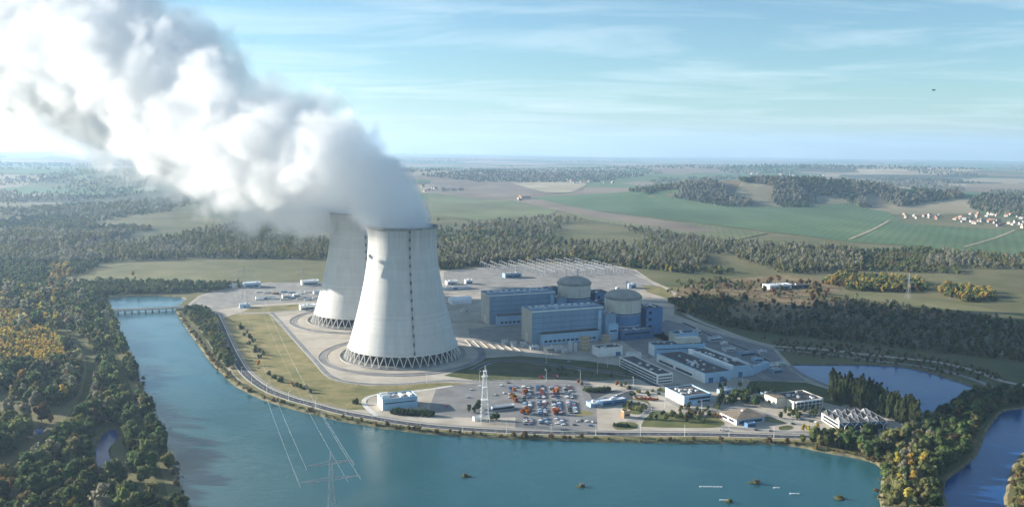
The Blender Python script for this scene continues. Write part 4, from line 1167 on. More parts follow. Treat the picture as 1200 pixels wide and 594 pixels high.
# ------------------------------------------------------------------ buildings
def bld(name, label, cat, A, w, d, h, wall='white_wall', roof='grey_roof', ang=PA, front=(), left=(), parapet=0.7, group=None, loc=None, end=None, doors=(), vents=0, seed=0):
    """box building whose nearest corner stands at A; front = list of (z0, z1, x0, x1) glazed strips"""
    r_ = random.Random(seed + int(w * 7 + h * 31))
    p = loc or G(*A)
    e = empty(name, (p[0], p[1], 0), ang)
    tag(e, label, cat, group)
    b = MB()
    b.add([(0, 0, 0), (w, 0, 0), (w, d, 0), (0, d, 0), (0, 0, h), (w, 0, h), (w, d, h), (0, d, h)], [(0, 1, 5, 4), (1, 2, 6, 5), (2, 3, 7, 6), (3, 0, 4, 7)])
    b.m = [0, 0, 0, 1]  # sun-facing left wall; most buildings paint sunlight in with a paler end
    b.build('wall', [wall, end or wall], e)
    t = min(0.5, w * .05)
    rf = MB(); rf.box(t, w - t, t, d - t, h - 0.6, h - 0.1); rfo = rf.build('roof', roof, e)
    if parapet:
        b = MB()
        for x0, x1, y0, y1 in ((-.1, w + .1, -.1, t), (-.1, w + .1, d - t, d + .1), (-.1, t, t + .003, d - t - .003), (w - t, w + .1, t + .003, d - t - .003)):
            b.box(x0, x1, y0, y1, h - .35, h + parapet)
        b.build('parapet', wall, e)
    for (z0, z1, x0, x1) in front:
        b = MB(); b.box(x0, x1, -.12, .1, z0, z1); b.build('window_strip', 'glass', e)
    for (z0, z1, y0, y1) in left:
        b = MB(); b.box(-.12, .1, y0, y1, z0, z1); b.build('window_strip', 'glass', e)
    for (x0, x1, z1) in doors:
        b = MB(); b.box(x0, x1, -.16, .1, 0, z1); b.build('door', 'deep_blue', e)
    for k in range(vents):
        x, y = r_.uniform(.15, .85) * w, r_.uniform(.15, .85) * d; s_ = r_.uniform(.8, 2.0)
        b = MB(); b.box(x - s_, x + s_, y - s_ * .7, y + s_ * .7, h - .1, h + r_.uniform(.8, 2.2)); b.build('roof_vent', r_.choice(['galv', 'white_wall', 'steel']), rfo)
    return e

def seams(e, w, h, n, y=-.08, name='cladding_rib', m='clad_blue', z0=0.4):
    me = None
    for k in range(n):
        if me is None:
            b = MB(); b.box(-.12, .12, 0, .16, z0, h); o = b.build(name, m, e); me = o.data
        else: o = link(name, me, e)
        o.location = (w * (k + .5) / n, y, 0)

UVEC = Vector((-61, 123))
def unit(O, tagline, far):
    ang = PA
    pt = lambda x, y: (O[0] + EX.x * x + EY.x * y, O[1] + EX.y * x + EY.y * y, 0)
    g_ = 'twin reactor units'
    h = 45.0
    e = bld('turbine_hall', 'long blue-grey turbine hall of the ' + tagline, 'turbine hall', None, 108, 37, h, 'clad_blue', 'clad_blue', ang, loc=pt(0, 0), end='clad_lit_end', parapet=1.2, vents=14, group='turbine halls', seed=far)
    seams(e, 108, 44.6, 27)
    b = MB(); b.box(-.3, 108.3, -.35, 0.05, 43.2, 45.0); b.build('eaves_band', 'white_wall', e)
    for k in range(9):
        b = MB(); b.box(2, 106, 3 + k * 3.6, 4 + k * 3.6, h - .1, h + .35); b.build('roof_rib', 'clad_blue', e)
    # low annex along the front with windows and doors
    b = MB(); b.box(10, 96, -11, -.2, 0, 14.5); an = b.build('annex', 'blue_wall', e)
    b = MB(); b.box(9.6, 96.4, -11.4, -.2, 14.5, 15.2); b.build('annex_roof', 'dark_roof', an)
    for k in range(12):
        b = MB(); b.box(14 + k * 6.6, 18.4 + k * 6.6, -11.15, -10.9, 3.0, 6.0); b.build('window', 'glass', an)
    b = MB(); b.box(-.2, .05, 13, 24, 0, 12); b.build('loading_door', 'cream_wall', e)
    # roof walkway, smoke vents in a row and stair tower
    b = MB(); b.box(4, 104, 17, 18.4, h, h + .9); b.build('roof_walkway', 'galv', e)
    for k in range(10):
        b = MB(); b.box(6 + k * 10, 10 + k * 10, 25, 29, h, h + 1.5); b.build('smoke_vent', 'white_wall', e)
    b = MB(); b.box(99, 104, -3.2, -.2, 0, 40); b.build('stair_tower', 'blue_wall', e)
    for k in range(3):
        b = MB(); b.box(.5, 107.5, -.2, .02, 20 + k * 7.5, 20.5 + k * 7.5); b.build('cladding_joint', 'deep_blue', e)
    # electrical block between hall and reactor
    e = bld('electrical_building', 'stepped blue block between turbine hall and reactor of the ' + tagline, 'building', None, 17, 44, 34, 'clad_blue', 'grey_roof', ang, loc=pt(108.4, -6), vents=4, parapet=1.0, group='electrical blocks', seed=far + 3)
    b = MB(); b.box(1, 16, -9, -.2, 0, 22); st = b.build('lower_step', 'blue_wall', e)
    b = MB(); b.box(3, 14, -9.2, -8.9, 12, 14); b.build('window_strip', 'glass', st)
    # reactor
    c = pt(149, 18)
    e = empty('reactor_building', c, ang)
    tag(e, 'round reactor building with a shallow dome in the ' + tagline, 'reactor', 'reactor buildings')
    r = 26.0; zt = 55.0
    b = MB(); b.lathe([(r, 0), (r, zt - 1.5)], n=64); b.build('drum', 'cream_wall', e, smooth=True)
    for z0, z1, m, o in ((0, 15, 'band_blue', .5), (16.2, 30, 'band_blue', .5), (31, 33.2, 'deep_blue', .7)):
        b = MB(); b.lathe([(r + .05, z0), (r + o, z0), (r + o, z1), (r + .05, z1)], n=64); b.build('cladding_band', m, e)
    b = MB()
    b.lathe([(r + .1, zt - 3), (r + 1.2, zt - 2.2), (r + 1.2, zt + .6), (r - .3, zt + .6)], n=64); b.build('cornice', 'concrete_dark', e)
    prof = [(r * math.cos(t) * 0.985, zt + .5 + 8.5 * math.sin(t)) for t in [i * math.pi / 2 / 9 for i in range(9)]] + [(0.3, zt + 9.0)]
    b = MB(); b.lathe(prof, n=64, cap1=True); b.build('dome', 'dome', e, smooth=True)
    for k in range(8):
        a = 2 * math.pi * k / 8
        b = MB(); b.box(r - .1, r + 1.0, -.8, .8, 33.5, zt - 3); o = b.build('pilaster', 'concrete', e); o.rotation_euler = (0, 0, a)
    b = MB(); b.bar((7, 2, zt + 8), (7, 2, zt + 21), 1.0, 10); b.build('vent_stack', 'pale_tank', e)
    # neighbours of the reactor
    e = bld('auxiliary_building', 'tall blue auxiliary building right of the reactor in the ' + tagline, 'building', None, 27, 34, 38, 'band_blue', 'dark_roof', ang, loc=pt(176.5, -2), vents=7, group='auxiliary buildings', seed=far + 5, end='deep_blue')
    for z in (10, 20, 30):
        b = MB(); b.box(4, 9, -.15, .1, z, z + 4); b.build('window_strip', 'glass', e)
    bld('fuel_building', 'dark blue block at the foot of the reactor in the ' + tagline, 'building', None, 50, 15, 13, 'deep_blue', 'grey_roof', ang, loc=pt(126, -24), vents=5, front=((8, 10, 4, 44),), group='fuel buildings', seed=far + 6)  # deep blue walls carry the dark shadow before the reactor
    bld('steam_valve_building', 'dark blue block between hall and reactor, behind, in the ' + tagline, 'building', None, 30, 18, 43, 'deep_blue', 'dark_roof', ang, loc=pt(112, 39), vents=3, group='valve buildings', seed=far + 8)
    bld('pump_house', 'low pale block behind the reactor of the ' + tagline, 'building', None, 40, 14, 10, 'cream_wall', 'grey_roof', ang, loc=pt(150, 48), vents=3, group='pump houses', seed=far + 9)
O2 = Vector((28, 1133)); O1 = O2 + UVEC
unit(O2, 'nearer unit', 0); unit(O1, 'farther unit', 1)

# ---- offices, workshops and stores around the site
def band_rows(n, z0, dz, hgt, x0, x1): return tuple((z0 + k * dz, z0 + k * dz + hgt, x0, x1) for k in range(n))
bld('pump_station', 'white box with a dark flat roof in front of the reactors', 'building', (702, 418.5), 34, 19, 11, 'white_wall', 'dark_roof', doors=((24, 31, 5),), vents=3)
bld('store', 'small white store right of the white box with dark roof', 'building', (737, 421.5), 18, 8, 7, 'white_wall', 'grey_roof', vents=4)
e = bld('water_treatment_hall', 'long pale hall with a bright white gable left of the dark-roofed workshop', 'building', (766.5, 418), 70, 20, 14.5, 'blue_wall', 'dark_roof', end='white_wall', ang=R(12), front=((9, 10, 3, 60),), vents=6)
b = MB(); b.box(34, 66, 6, 19, 14.6, 21); b.build('upper_storey', 'cream_wall', e)
e = bld('laboratory', 'square pale block rising behind the long pale hall', 'building', (792, 404), 36, 18, 15, 'blue_wall', 'dark_roof', vents=3, end='cream_wall')
# workshop with two dark roofs and white skylight ridge
e = bld('workshop', 'wide workshop with dark roof and white roof ridges', 'workshop', (826, 449), 36, 104, 11, 'blue_wall', 'dark_roof', end='white_wall', doors=((5, 11, 6), (20, 26, 6)), vents=16, left=((2, 4.5, 26, 60), (2, 4.5, 66, 98)), seed=4)
e = bld('workshop', 'narrower dark-roofed workshop bay behind the white roof ridge', 'workshop', (858.5, 442.5), 24, 92, 13, 'blue_wall', 'dark_roof', end='white_paint', doors=((8, 14, 6),), vents=12, seed=9)
b = MB(); b.box(-1.6, 1.4, 0.3, 90, 12.4, 14.6); b.build('ridge_skylight', 'white_paint', e)
b = MB(); b.box(21.8, 24.4, 2, 90, 13, 15); b.build('ridge_skylight', 'galv', e)
for k in range(5):
    bld('tool_shed', 'small blue-white lean-to beside the workshop, %s counted from its front' % ('first', 'second', 'third', 'fourth', 'fifth')[k], 'shed', (878 + k * 4.6, 440 - k * 1.9), 7, 6, 7.5, 'blue_wall', 'galv', seed=k, vents=1)
e = bld('office_block', 'three-storey office with white floor bands below the workshop', 'office', (770.3, 450.5), 20, 88, 11, 'white_wall', 'dark_roof', front=band_rows(3, 1.2, 3.3, 1.7, 1, 19), left=band_rows(3, 1.2, 3.3, 1.9, 2, 86), vents=6, parapet=.9)
for k in range(6):
    b = MB(); b.box(3.2 * k + .85, 3.2 * k + 1.15, -.25, 0, .3, 10.6); b.build('mullion', 'white_wall', e)
e = bld('office_block', 'white office with blue glazed front and dark roof behind the garden', 'office', (801.4, 475), 33, 36, 9, 'blue_wall', 'dark_roof', end='white_paint', front=band_rows(2, 1.4, 3.8, 2.2, 6, 32), vents=9, parapet=1.0)
b = MB(); b.box(8, 14, -4, -.2, 0, 5); b.build('porch', 'blue_wall', e)
e = bld('canteen', 'low square building with sloping grey-brown roof by the river road', 'building', (863, 498), 33, 27, 5.5, 'blue_wall', 'brown_roof', end='white_wall', parapet=0, front=((1, 3.4, 3, 30),), left=((1.2, 3.6, 4, 12), (1.2, 3.6, 15, 23)))
b = MB(); b.add([(-1.5, -1.5, 5.5), (34.5, -1.5, 5.5), (34.5, 28.5, 5.5), (-1.5, 28.5, 5.5), (14, 12, 8.2), (20, 12, 8.2), (20, 16, 8.2), (14, 16, 8.2)], [(0, 1, 5, 4), (1, 2, 6, 5), (2, 3, 7, 6), (3, 0, 4, 7), (4, 5, 6, 7), (3, 2, 1, 0)]); ro = b.build('hipped_roof', 'brown_roof', e)
b = MB(); b.box(16, 18, 13, 15, 8.2, 9.4); b.build('roof_vent', 'white_wall', ro)
bld('gate_kiosk', 'small blue kiosk in front of the low square building', 'kiosk', (876, 501), 10, 5, 3.4, 'band_blue', 'galv', front=((1.1, 2.4, 1, 9),))
e = bld('training_centre', 'brown-roofed building with pale brick end beyond the trees', 'building', (930, 480), 38, 32, 8, 'cream_wall', 'dark_roof', front=band_rows(2, 1.2, 3.4, 1.9, 2, 36), vents=8)
b = MB(); b.box(-12, -.2, 12, 32, 0, 9.5); wg = b.build('wing', 'cream_wall', e)
b = MB(); b.box(-12.6, 0.4, 11.4, 32.6, 9.5, 10.1); b.build('wing_roof', 'brown_roof', wg)
for k in range(7):
    b = MB(); b.box(5 * k + 2, 5 * k + 2.6, -1.6, -1.0, 0, 7.5); b.build('column', 'white_paint', e)
b = MB(); b.box(1, 34, -2.4, -.2, 7.4, 8.6); b.build('canopy', 'white_paint', e)
# visitor building: white space-frame roof on tree-like columns
e = bld('visitor_building', 'building under a white zigzag frame roof beside the poplars', 'building', (983, 505), 48, 34, 7.5, 'band_blue', 'deep_blue', ang=R(8), end='cream_wall', front=((1.2, 5.6, 2, 46),), left=((1.2, 3, 2, 30), (4.2, 6.4, 2, 30)), parapet=0)
for k in range(5):
    for j in range(3):
        x = 4.5 + k * 9.8; y = 3.5 + j * 11.5
        b = MB(); b.add([(x - 4.6, y - 5.2, 8.2), (x + 4.6, y - 5.2, 8.2), (x + 4.6, y + 5.2, 8.2), (x - 4.6, y + 5.2, 8.2), (x - 4.6, y - 5.2, 8.5), (x + 4.6, y - 5.2, 8.5), (x + 1.2, y + 5.2, 11.2), (x - 1.2, y + 5.2, 11.2)], [(0, 3, 2, 1), (0, 1, 5, 4), (1, 2, 6, 5), (2, 3, 7, 6), (3, 0, 4, 7), (4, 5, 6, 7)])
        b.build('roof_shell', 'dark_roof' if (k + j) % 3 else 'grey_roof', e)
        b = MB()
        for sx in (-1, 1):
            b.bar((x + sx * 4.5, y - 5.2, 8.7), (x + sx * 1.1, y + 5.2, 11.4), .17)
            b.bar((x + sx * 4.5, y - 5.3, 8.7), (x, y - 5.3, 8.7), .17)
        b.build('frame', 'pylon_grey', e)
for k in range(5):
    x = 4.5 + k * 9.8
    b = MB(); b.bar((x, -2.5, 0), (x, -2.5, 5.0), .36)
    for sx in (-1, 1): b.bar((x, -2.5, 4.9), (x + sx * 3.6, -2.2, 8.4), .3)
    b.build('column', 'white_paint', e)
# white river building
e = bld('river_pumping_station', 'white building with two white roof ducts beside the river road', 'building', (448.5, 481), 36, 22, 10.5, 'blue_wall', 'grey_roof', end='white_paint', front=((6.4, 7.4, 2, 34),), vents=2, parapet=1.2)
for yy in (6, 15):
    b = MB(); b.box(1, 9, yy, yy + 1.6, 10.4, 14); b.build('roof_duct', 'white_paint', e)
for xx in (20, 29):
    b = MB(); b.box(xx, xx + 3, 5, 16, 10.4, 12.2); b.build('rooflight', 'white_paint', e)
# stores behind the towers and in the yard on the left
for (nm, lb, A, w, d, h, wl, rf) in [
    ('site_shed', 'long low white shed at the back of the left yard', (256, 338), 44, 14, 6, 'white_wall', 'galv'),
    ('site_office', 'pale blue-white office at the back of the left yard', (286, 337.5), 30, 18, 9, 'blue_wall', 'galv'),
    ('site_store', 'white store by the meadow edge, left of the far tower', (354, 334.5), 32, 18, 8, 'white_wall', 'galv'),
    ('container_office', 'white cabin block in the middle of the left yard', (331, 350), 14, 9, 6, 'white_wall', 'white_wall'),
    ('container_office', 'second white cabin block of the left yard, nearer the tower', (344, 349), 13, 9, 6, 'white_wall', 'white_wall'),
    ('site_shed', 'pale blue shed with dark opening by the yard entrance', (281, 361), 16, 12, 6, 'blue_wall', 'galv'),
    ('site_store', 'white store close behind the far tower\'s left foot', (352, 364), 24, 14, 8, 'white_paint', 'tarp_white'),
    ('site_shed', 'low grey shed beside the yard railway', (300, 351), 34, 9, 4, 'galv', 'grey_roof'),
    ('site_shed', 'grey shed along the back of the yard railway', (368, 345), 30, 9, 5, 'galv', 'grey_roof'),
    ('site_store', 'white gabled store behind the near tower\'s shoulder', (524, 334), 22, 14, 7, 'white_wall', 'galv'),
    ('site_store', 'small white store right behind the near tower', (546, 333), 14, 10, 8, 'white_paint', 'galv'),
    ('site_shed', 'long grey shed behind the white tent', (518, 340), 56, 12, 5, 'galv', 'grey_roof'),
    ('site_shed', 'grey store right of the white tent', (542, 366), 16, 10, 4, 'cream_wall', 'grey_roof'),
    ('relay_house', 'blue-grey relay house in the switchyard', (592, 326), 36, 16, 9, 'clad_blue', 'grey_roof'),
    ('relay_house', 'pale relay house at the right end of the switchyard', (737, 338), 16, 10, 8, 'blue_wall', 'galv'),
    ('farm_shed', 'long white shed with dark doors by the rough meadow', (902, 339.5), 52, 22, 8, 'white_paint', 'galv'),
    ('farm_shed', 'low dark shed right of the long white shed', (934, 338), 30, 16, 6, 'dark_roof', 'dark_roof'),
    ('site_shed', 'low blue-white cabin in the dark service yard', (845, 462), 18, 8, 4, 'blue_wall', 'galv'),
    ('site_shed', 'small green-grey shed among trees left of the brown-roofed building', (898, 470), 12, 10, 7, 'clad_blue', 'dark_roof'),
    ('guard_house', 'flat pale guard house between car park and garden', (692, 477.5), 14, 10, 4, 'blue_wall', 'galv'),
    ('guard_house', 'long flat entrance canopy behind the plaza', (704, 476), 30, 9, 5, 'band_blue', 'galv'),
    ('stores_building', 'low pale store in front of the turbine halls', (640, 412), 26, 9, 5, 'cream_wall', 'galv'),
    ('cabin', 'small pale cabin right of the low store', (622, 409.5), 12, 6, 4, 'white_wall', 'galv')]:
    fr = ((1.4, h * .55, w * .1, w * .9),) if nm not in ('site_shed',) else ()
    bld(nm, lb, 'shed' if 'shed' in nm else 'building', A, w, d, h, wl, rf, front=fr, vents=2, parapet=.3, doors=((w * .4, w * .55, h * .6),))
# white barrel-roofed tent hall
p = G(530, 357); e = empty('tent_hall', (p.x, p.y, 0), PA); tag(e, 'white round-roofed tent hall beside the near tower', 'tent')
b = MB(); n = 12; W_ = 24; L_ = 36
prof = [(0, 0), (0, 5)] + [(W_ / 2 - W_ / 2 * math.cos(t), 5 + 6 * math.sin(t)) for t in [math.pi * k / n for k in range(1, n)]] + [(W_, 5), (W_, 0)]
m_ = len(prof)
b.add([(0, q[0], q[1]) for q in prof] + [(L_, q[0], q[1]) for q in prof], [(i, m_ + i, m_ + i + 1, i + 1) for i in range(m_ - 1)] + [tuple(range(m_)), tuple(range(2 * m_ - 1, m_ - 1, -1))])
b.build('cover', 'tarp_white', e)
b = MB(); b.box(-.15, .1, 8, 16, 0, 6); b.build('door', 'galv', e)
for k in range(5):
    b = MB(); b.box(k * 8.8, k * 8.8 + .5, -.3, .1, 0, 6); b.build('post', 'steel', e)
# tanks
def tank(px, py, r, h, m, label, cone=0.12):
    p = G(px, py); e = empty('storage_tank', (p.x, p.y + r, 0)); tag(e, label, 'tank')
    b = MB(); b.lathe([(r, 0), (r, h)], n=28); b.build('shell', m, e, smooth=True)
    b = MB(); b.lathe([(r + .15, h), (r + .15, h + .3), (.2, h + r * cone + .3)], n=28, cap1=True); b.build('top', m, e)
    b = MB()
    for k in range(3): b.lathe([(r, h * (k + 1) / 4), (r + .2, h * (k + 1) / 4), (r + .2, h * (k + 1) / 4 + .4), (r, h * (k + 1) / 4 + .4)], n=28)
    b.build('hoop', 'galv', e)
    b = MB(); b.bar((-r - .3, -.3, 0), (-r - .3, -.3, h + 1), .15); b.bar((-r - .3, .3, 0), (-r - .3, .3, h + 1), .15); b.build('ladder', 'steel', e)
tank(668.5, 412, 2.9, 13, 'pale_tank', 'slim white tank, leftmost of the tanks in front of the turbine hall')
tank(674.5, 412, 2.0, 11, 'pale_tank', 'thin white tank between the slim one and the tan one')
tank(686, 411.5, 6.6, 18, 'tan_tank', 'large tan tank in front of the turbine hall')
tank(710.5, 404, 6.4, 12, 'tan_tank', 'brown tank in the shade of the reactor')
tank(738, 338, 5, 7, 'pale_tank', 'white tank at the right end of the switchyard')
tank(724, 340, 4, 5, 'pale_tank', 'low white tank behind the reactors')
# transformers in front of the halls
for k, (px, py) in enumerate(((590, 405), (600, 406.5), (612, 407.5), (652, 413), (660, 414.5))):
    p = G(px, py); e = empty('transformer', (p.x, p.y, 0), PA); tag(e, 'grey transformer on the pale apron, %s from the left' % ('first', 'second', 'third', 'fourth', 'fifth')[k], 'transformer', 'transformers before the halls')
    b = MB(); b.box(0, 7, 0, 4, .4, 5); b.build('tank', 'galv', e)
    b = MB()
    for j in range(7): b.box(j, j + .5, -.9, -.05, 1, 4.4)
    b.build('cooling_fins', 'steel', e)
    for j in range(3):
        b = MB(); b.bar((1.4 + j * 2, 2, 5), (1.4 + j * 2, 2, 7.6), .22, 6); b.build('bushing', 'tan_tank', e)
    b = MB(); b.box(-1, 8, 5, 5.6, 0, 7); b.build('blast_wall', 'concrete', e)
# pipes and bus ducts on the apron
for k in range(7):
    p = G(545 + k * 9, 399 + k * 1.1); q = G(553 + k * 10, 407 + k * 1.1)
    b = MB(); b.bar((p.x, p.y, 1.2), (q.x, q.y, 1.2), .38, 6)
    b.bar((p.x, p.y, 0), (p.x, p.y, 1.3), .4, 6); b.bar((q.x, q.y, 0), (q.x, q.y, 1.3), .4, 6)
    tag(b.build('pipe_run', 'cream_wall'), 'pale pipe run on the apron right of the near tower, %s from the left' % ('first', 'second', 'third', 'fourth', 'fifth', 'sixth', 'seventh')[k], 'pipe', 'pipe runs on the apron')

# clutter of the service yard right of the reactors
random.seed(61)
for k, (px, py, w, d, h, wl) in enumerate([(850, 412, 16, 8, 4, 'white_wall'), (868, 418, 22, 9, 5, 'clad_blue'), (884, 424, 14, 7, 4, 'blue_wall'), (858, 424, 12, 6, 3.5, 'cream_wall'), (896, 432, 20, 8, 4, 'white_wall'), (874, 431, 10, 6, 3, 'galv'), (906, 438, 14, 8, 5, 'clad_blue'), (832, 400, 20, 8, 5, 'galv'), (812, 392, 14, 8, 6, 'cream_wall'), (846, 404, 10, 5, 3, 'white_wall'), (890, 414, 12, 6, 3, 'galv'), (912, 428, 10, 6, 3, 'white_wall')]):
    bld('service_cabin', '%s %s in the dark service yard, %s from the reactor side' % (('white', 'blue-grey', 'pale blue', 'cream', 'white', 'grey', 'blue-grey', 'grey', 'cream', 'white', 'grey', 'white')[k], 'long cabin' if w > 15 else 'small cabin', ('fourth', 'sixth', 'ninth', 'fifth', 'eleventh', 'seventh', 'twelfth', 'second', 'first', 'third', 'eighth', 'tenth')[k]), 'cabin', (px, py), w, d, h, wl, 'grey_roof', front=((1, h * .6, 1, w - 1),), vents=1, parapet=.2, seed=k)
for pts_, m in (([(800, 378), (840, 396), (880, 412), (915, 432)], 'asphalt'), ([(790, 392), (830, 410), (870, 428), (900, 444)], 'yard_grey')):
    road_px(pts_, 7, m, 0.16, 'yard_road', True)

# ------------------------------------------------------------------ bridge over the canal head
def bridge():
    a = G(126, 366); b_ = G(214, 362); d = (b_ - a); L = d.length; ang = math.atan2(d.y, d.x)
    e = empty('road_bridge', (a.x, a.y, -1.6), ang); tag(e, 'long concrete road bridge on many piers across the canal', 'bridge')
    b = MB(); b.box(-6, L + 6, -5.5, 5.5, 3.2, 4.6); dk = b.build('deck', 'concrete', e)
    for s in (-5.4, 5.1):
        b = MB(); b.box(-6, L + 6, s, s + .3, 4.6, 5.7); b.build('parapet', 'concrete', dk)
    b = MB(); b.box(-6, L + 6, -4.6, 4.6, 4.6, 4.64); b.build('carriageway', 'asphalt_pale', dk)
    me = None; n = 11
    for k in range(n):
        if me is None:
            b = MB(); b.box(-.7, .7, -4.6, 4.6, -3, 3.2); o = b.build('pier', 'concrete_dark', e); me = o.data
        else: o = link('pier', me, e)
        o.location = (L * (k + .5) / n, 0, 0)
bridge()

# ------------------------------------------------------------------ lattice mast and pylons
def lattice(b, prof, seg_r, cx=0, cy=0):
    """square lattice: prof = [(half width, z)]"""
    for (w0, z0), (w1, z1) in zip(prof, prof[1:]):
        c0 = [(cx + sx * w0, cy + sy * w0, z0) for sx, sy in ((-1, -1), (1, -1), (1, 1), (-1, 1))]
        c1 = [(cx + sx * w1, cy + sy * w1, z1) for sx, sy in ((-1, -1), (1, -1), (1, 1), (-1, 1))]
        for i in range(4):
            j = (i + 1) % 4
            b.bar(c0[i], c1[i], seg_r * 1.3)
            b.bar(c0[i], c1[j], seg_r * .8); b.bar(c0[j], c1[i], seg_r * .8)
            b.bar(c1[i], c1[j], seg_r * .8)
p = G(568, 494)
e = empty('lattice_mast', (p.x, p.y, 0), 0.2); tag(e, 'tall white lattice mast beside the car park', 'mast')
b = MB(); lattice(b, [(4.4 - 3.1 * min(1, (k / 12) ** .8), 50 * k / 12) for k in range(13)], .15); b.build('lattice_frame', 'galv', e)
for z in (22, 34, 44, 50):
    w = 4.4 - 3.1 * (z / 50) ** .8
    b = MB(); b.box(-w - .5, w + .5, -w - .5, w + .5, z, z + .35)
    for sx in (-1, 1):
        for sy in (-1, 1): b.bar((sx * (w + .4), sy * (w + .4), z), (sx * (w + .4), sy * (w + .4), z + 1.3), .1)
    b.build('platform', 'galv', e)
b = MB(); b.bar((0, 0, 50), (0, 0, 56), .22); b.bar((1, 1, 50), (1, 1, 54), .16); b.build('antenna', 'white_paint', e)
for k in range(4):
    a = k * 1.57
    b = MB(); b.bar((math.cos(a) * 2.2, math.sin(a) * 2.2, 45.2), (math.cos(a) * 2.9, math.sin(a) * 2.9, 45.2), .9, 10); b.build('dish', 'white_paint', e)
bld('equipment_hut', 'small white hut at the foot of the lattice mast', 'hut', (556, 493.5), 8, 5, 3, 'white_paint', 'galv')
b_ = bld('bus_shelter', 'long white shelter roof right of the lattice mast', 'shelter', (577, 481.5), 24, 5, 3.4, 'galv', 'white_paint', front=((.6, 2.8, .6, 23.4),))

def pylon(loc, rz, H, label, arms):
    e = empty('electricity_pylon', loc, rz); tag(e, label, 'pylon')
    b = MB(); pr = [(H * .085, 0), (H * .07, H * .15), (H * .05, H * .32), (H * .034, H * .48), (H * .024, H * .62), (H * .02, H * .75), (H * .016, H * .87), (H * .004, H)]
    lattice(b, pr, .085); b.build('lattice_frame', 'pylon_grey', e)
    tips = []
    for z, w in arms:
        for s in (-1, 1):
            b = MB()
            for q in (-.8, .8):
                b.bar((s * 1, q, z + 1.6), (s * w, 0, z), .13); b.bar((s * 1, q, z - .6), (s * w, 0, z), .13)
                for k in range(1, 5):
                    t = k / 5; b.bar((s * (1 + (w - 1) * t), q * (1 - t), z + 1.6 * (1 - t)), (s * (1 + (w - 1) * (t - .14)), q * (1.14 - t), z - .6 * (1.14 - t)), .09)
            ao = b.build('crossarm', 'pylon_grey', e)
            for u_ in (.55, 1.0):
                b = MB(); b.bar((s * w * u_, 0, z - .3 * (1 - u_)), (s * w * u_, 0, z - 3.2), .16, 6); b.build('insulator', 'dark_metal', ao)
                tips.append((s * w * u_, z - 3.2))
    return e, tips
armset = [(54, 15.5), (43, 20)]
pn = AT(388, 549, 545); pn.z = 0
pf = G(287, 355)
dr = Vector((pf.x - pn.x, pf.y - pn.y)); rz = math.atan2(dr.y, dr.x) - math.pi / 2
pyl1, tips = pylon((pn.x, pn.y, 0), rz, 62, 'electricity pylon whose arms rise over the river at the bottom edge', armset)
pyl2, _t = pylon((pf.x, pf.y, 0), rz, 62, 'electricity pylon standing in the left yard', armset)
pyl3, _t = pylon((*G(1064, 350)[:2], 0), 0.4, 46, 'electricity pylon behind the golden hedge on the right', [(38, 9), (30, 12)])
pyl4, _t = pylon((*G(355, 336)[:2], 0), rz, 40, 'smaller electricity pylon at the back of the left yard', [(33, 8), (26, 10)])
c_, s_ = math.cos(rz), math.sin(rz)
nth = ('first', 'second', 'third', 'fourth', 'fifth', 'sixth', 'seventh', 'eighth')
for k, (tx, tz) in enumerate(tips):
    if k in (0, 2, 4): continue
    A0 = Vector((pn.x + c_ * tx, pn.y + s_ * tx, tz)); B0 = Vector((pf.x + c_ * tx, pf.y + s_ * tx, tz))
    b = MB(); N_ = 28; prev = A0
    for i in range(1, N_ + 1):
        t = i / N_; q = A0.lerp(B0, t); q.z -= 4 * 17.0 * t * (1 - t)
        b.bar(prev, q, .045, 4); prev = q
    tag(b.build('power_line', 'galv'), 'pale overhead wire from the %s arm of the river pylon' % (('upper left inner', 'upper left outer', 'upper right inner', 'upper right outer', 'lower left inner', 'lower left outer', 'lower right inner', 'lower right outer')[k]), 'wire', 'overhead wires across the river')

# ------------------------------------------------------------------ switchyard portals
def gantry_proto():
    e = empty('switchyard_gantry', (0, 0, 0)); b = MB()
    b.box(-22, 22, -.3, .3, 11.3, 11.9); b.build('beam', 'pylon_grey', e)
    me = None
    for k in range(4):
        if me is None:
            b = MB(); b.bar((0, -1.2, 0), (0, 0, 11.4), .32); b.bar((0, 1.2, 0), (0, 0, 11.4), .32); o = b.build('post', 'pylon_grey', e); me = o.data
        else: o = link('post', me, e)
        o.location = (-22 + 14.6 * k, 0, 0)
    for k in range(6):
        b = MB(); b.bar((-20 + 8 * k, 0, 11.2), (-20 + 8 * k, 0, 8.8), .25, 5); b.build('insulator', 'tan_tank', e)
    return e
gproto = gantry_proto(); first = True
rows = []
gb = G(578, 318)
for j in range(4):
    for i in range(12):
        q = (gb.x + EX.x * i * 23 - EY.x * (j * 52 - 60), gb.y + EX.y * i * 23 - EY.y * (j * 52 - 60))
        px, py = PX((q[0], q[1], 0))
        if py > 336 or px > 742 or py < 308.5 or (j > 1 and i < 3): continue
        rows.append((q[0], q[1], 'left rows of the switchyard' if i < 4 else 'middle rows of the switchyard' if i < 8 else 'right rows of the switchyard, behind the farther reactor'))
for qx, qy, wh in rows:
    g = gproto if first else copy_tree(gproto); first = False
    g.location = (qx, qy, 0); g.rotation_euler = (0, 0, PA + R(90) + R(random.uniform(-1, 1)))
    tag(g, 'white portal gantry in the ' + wh, 'gantry', 'switchyard gantries')

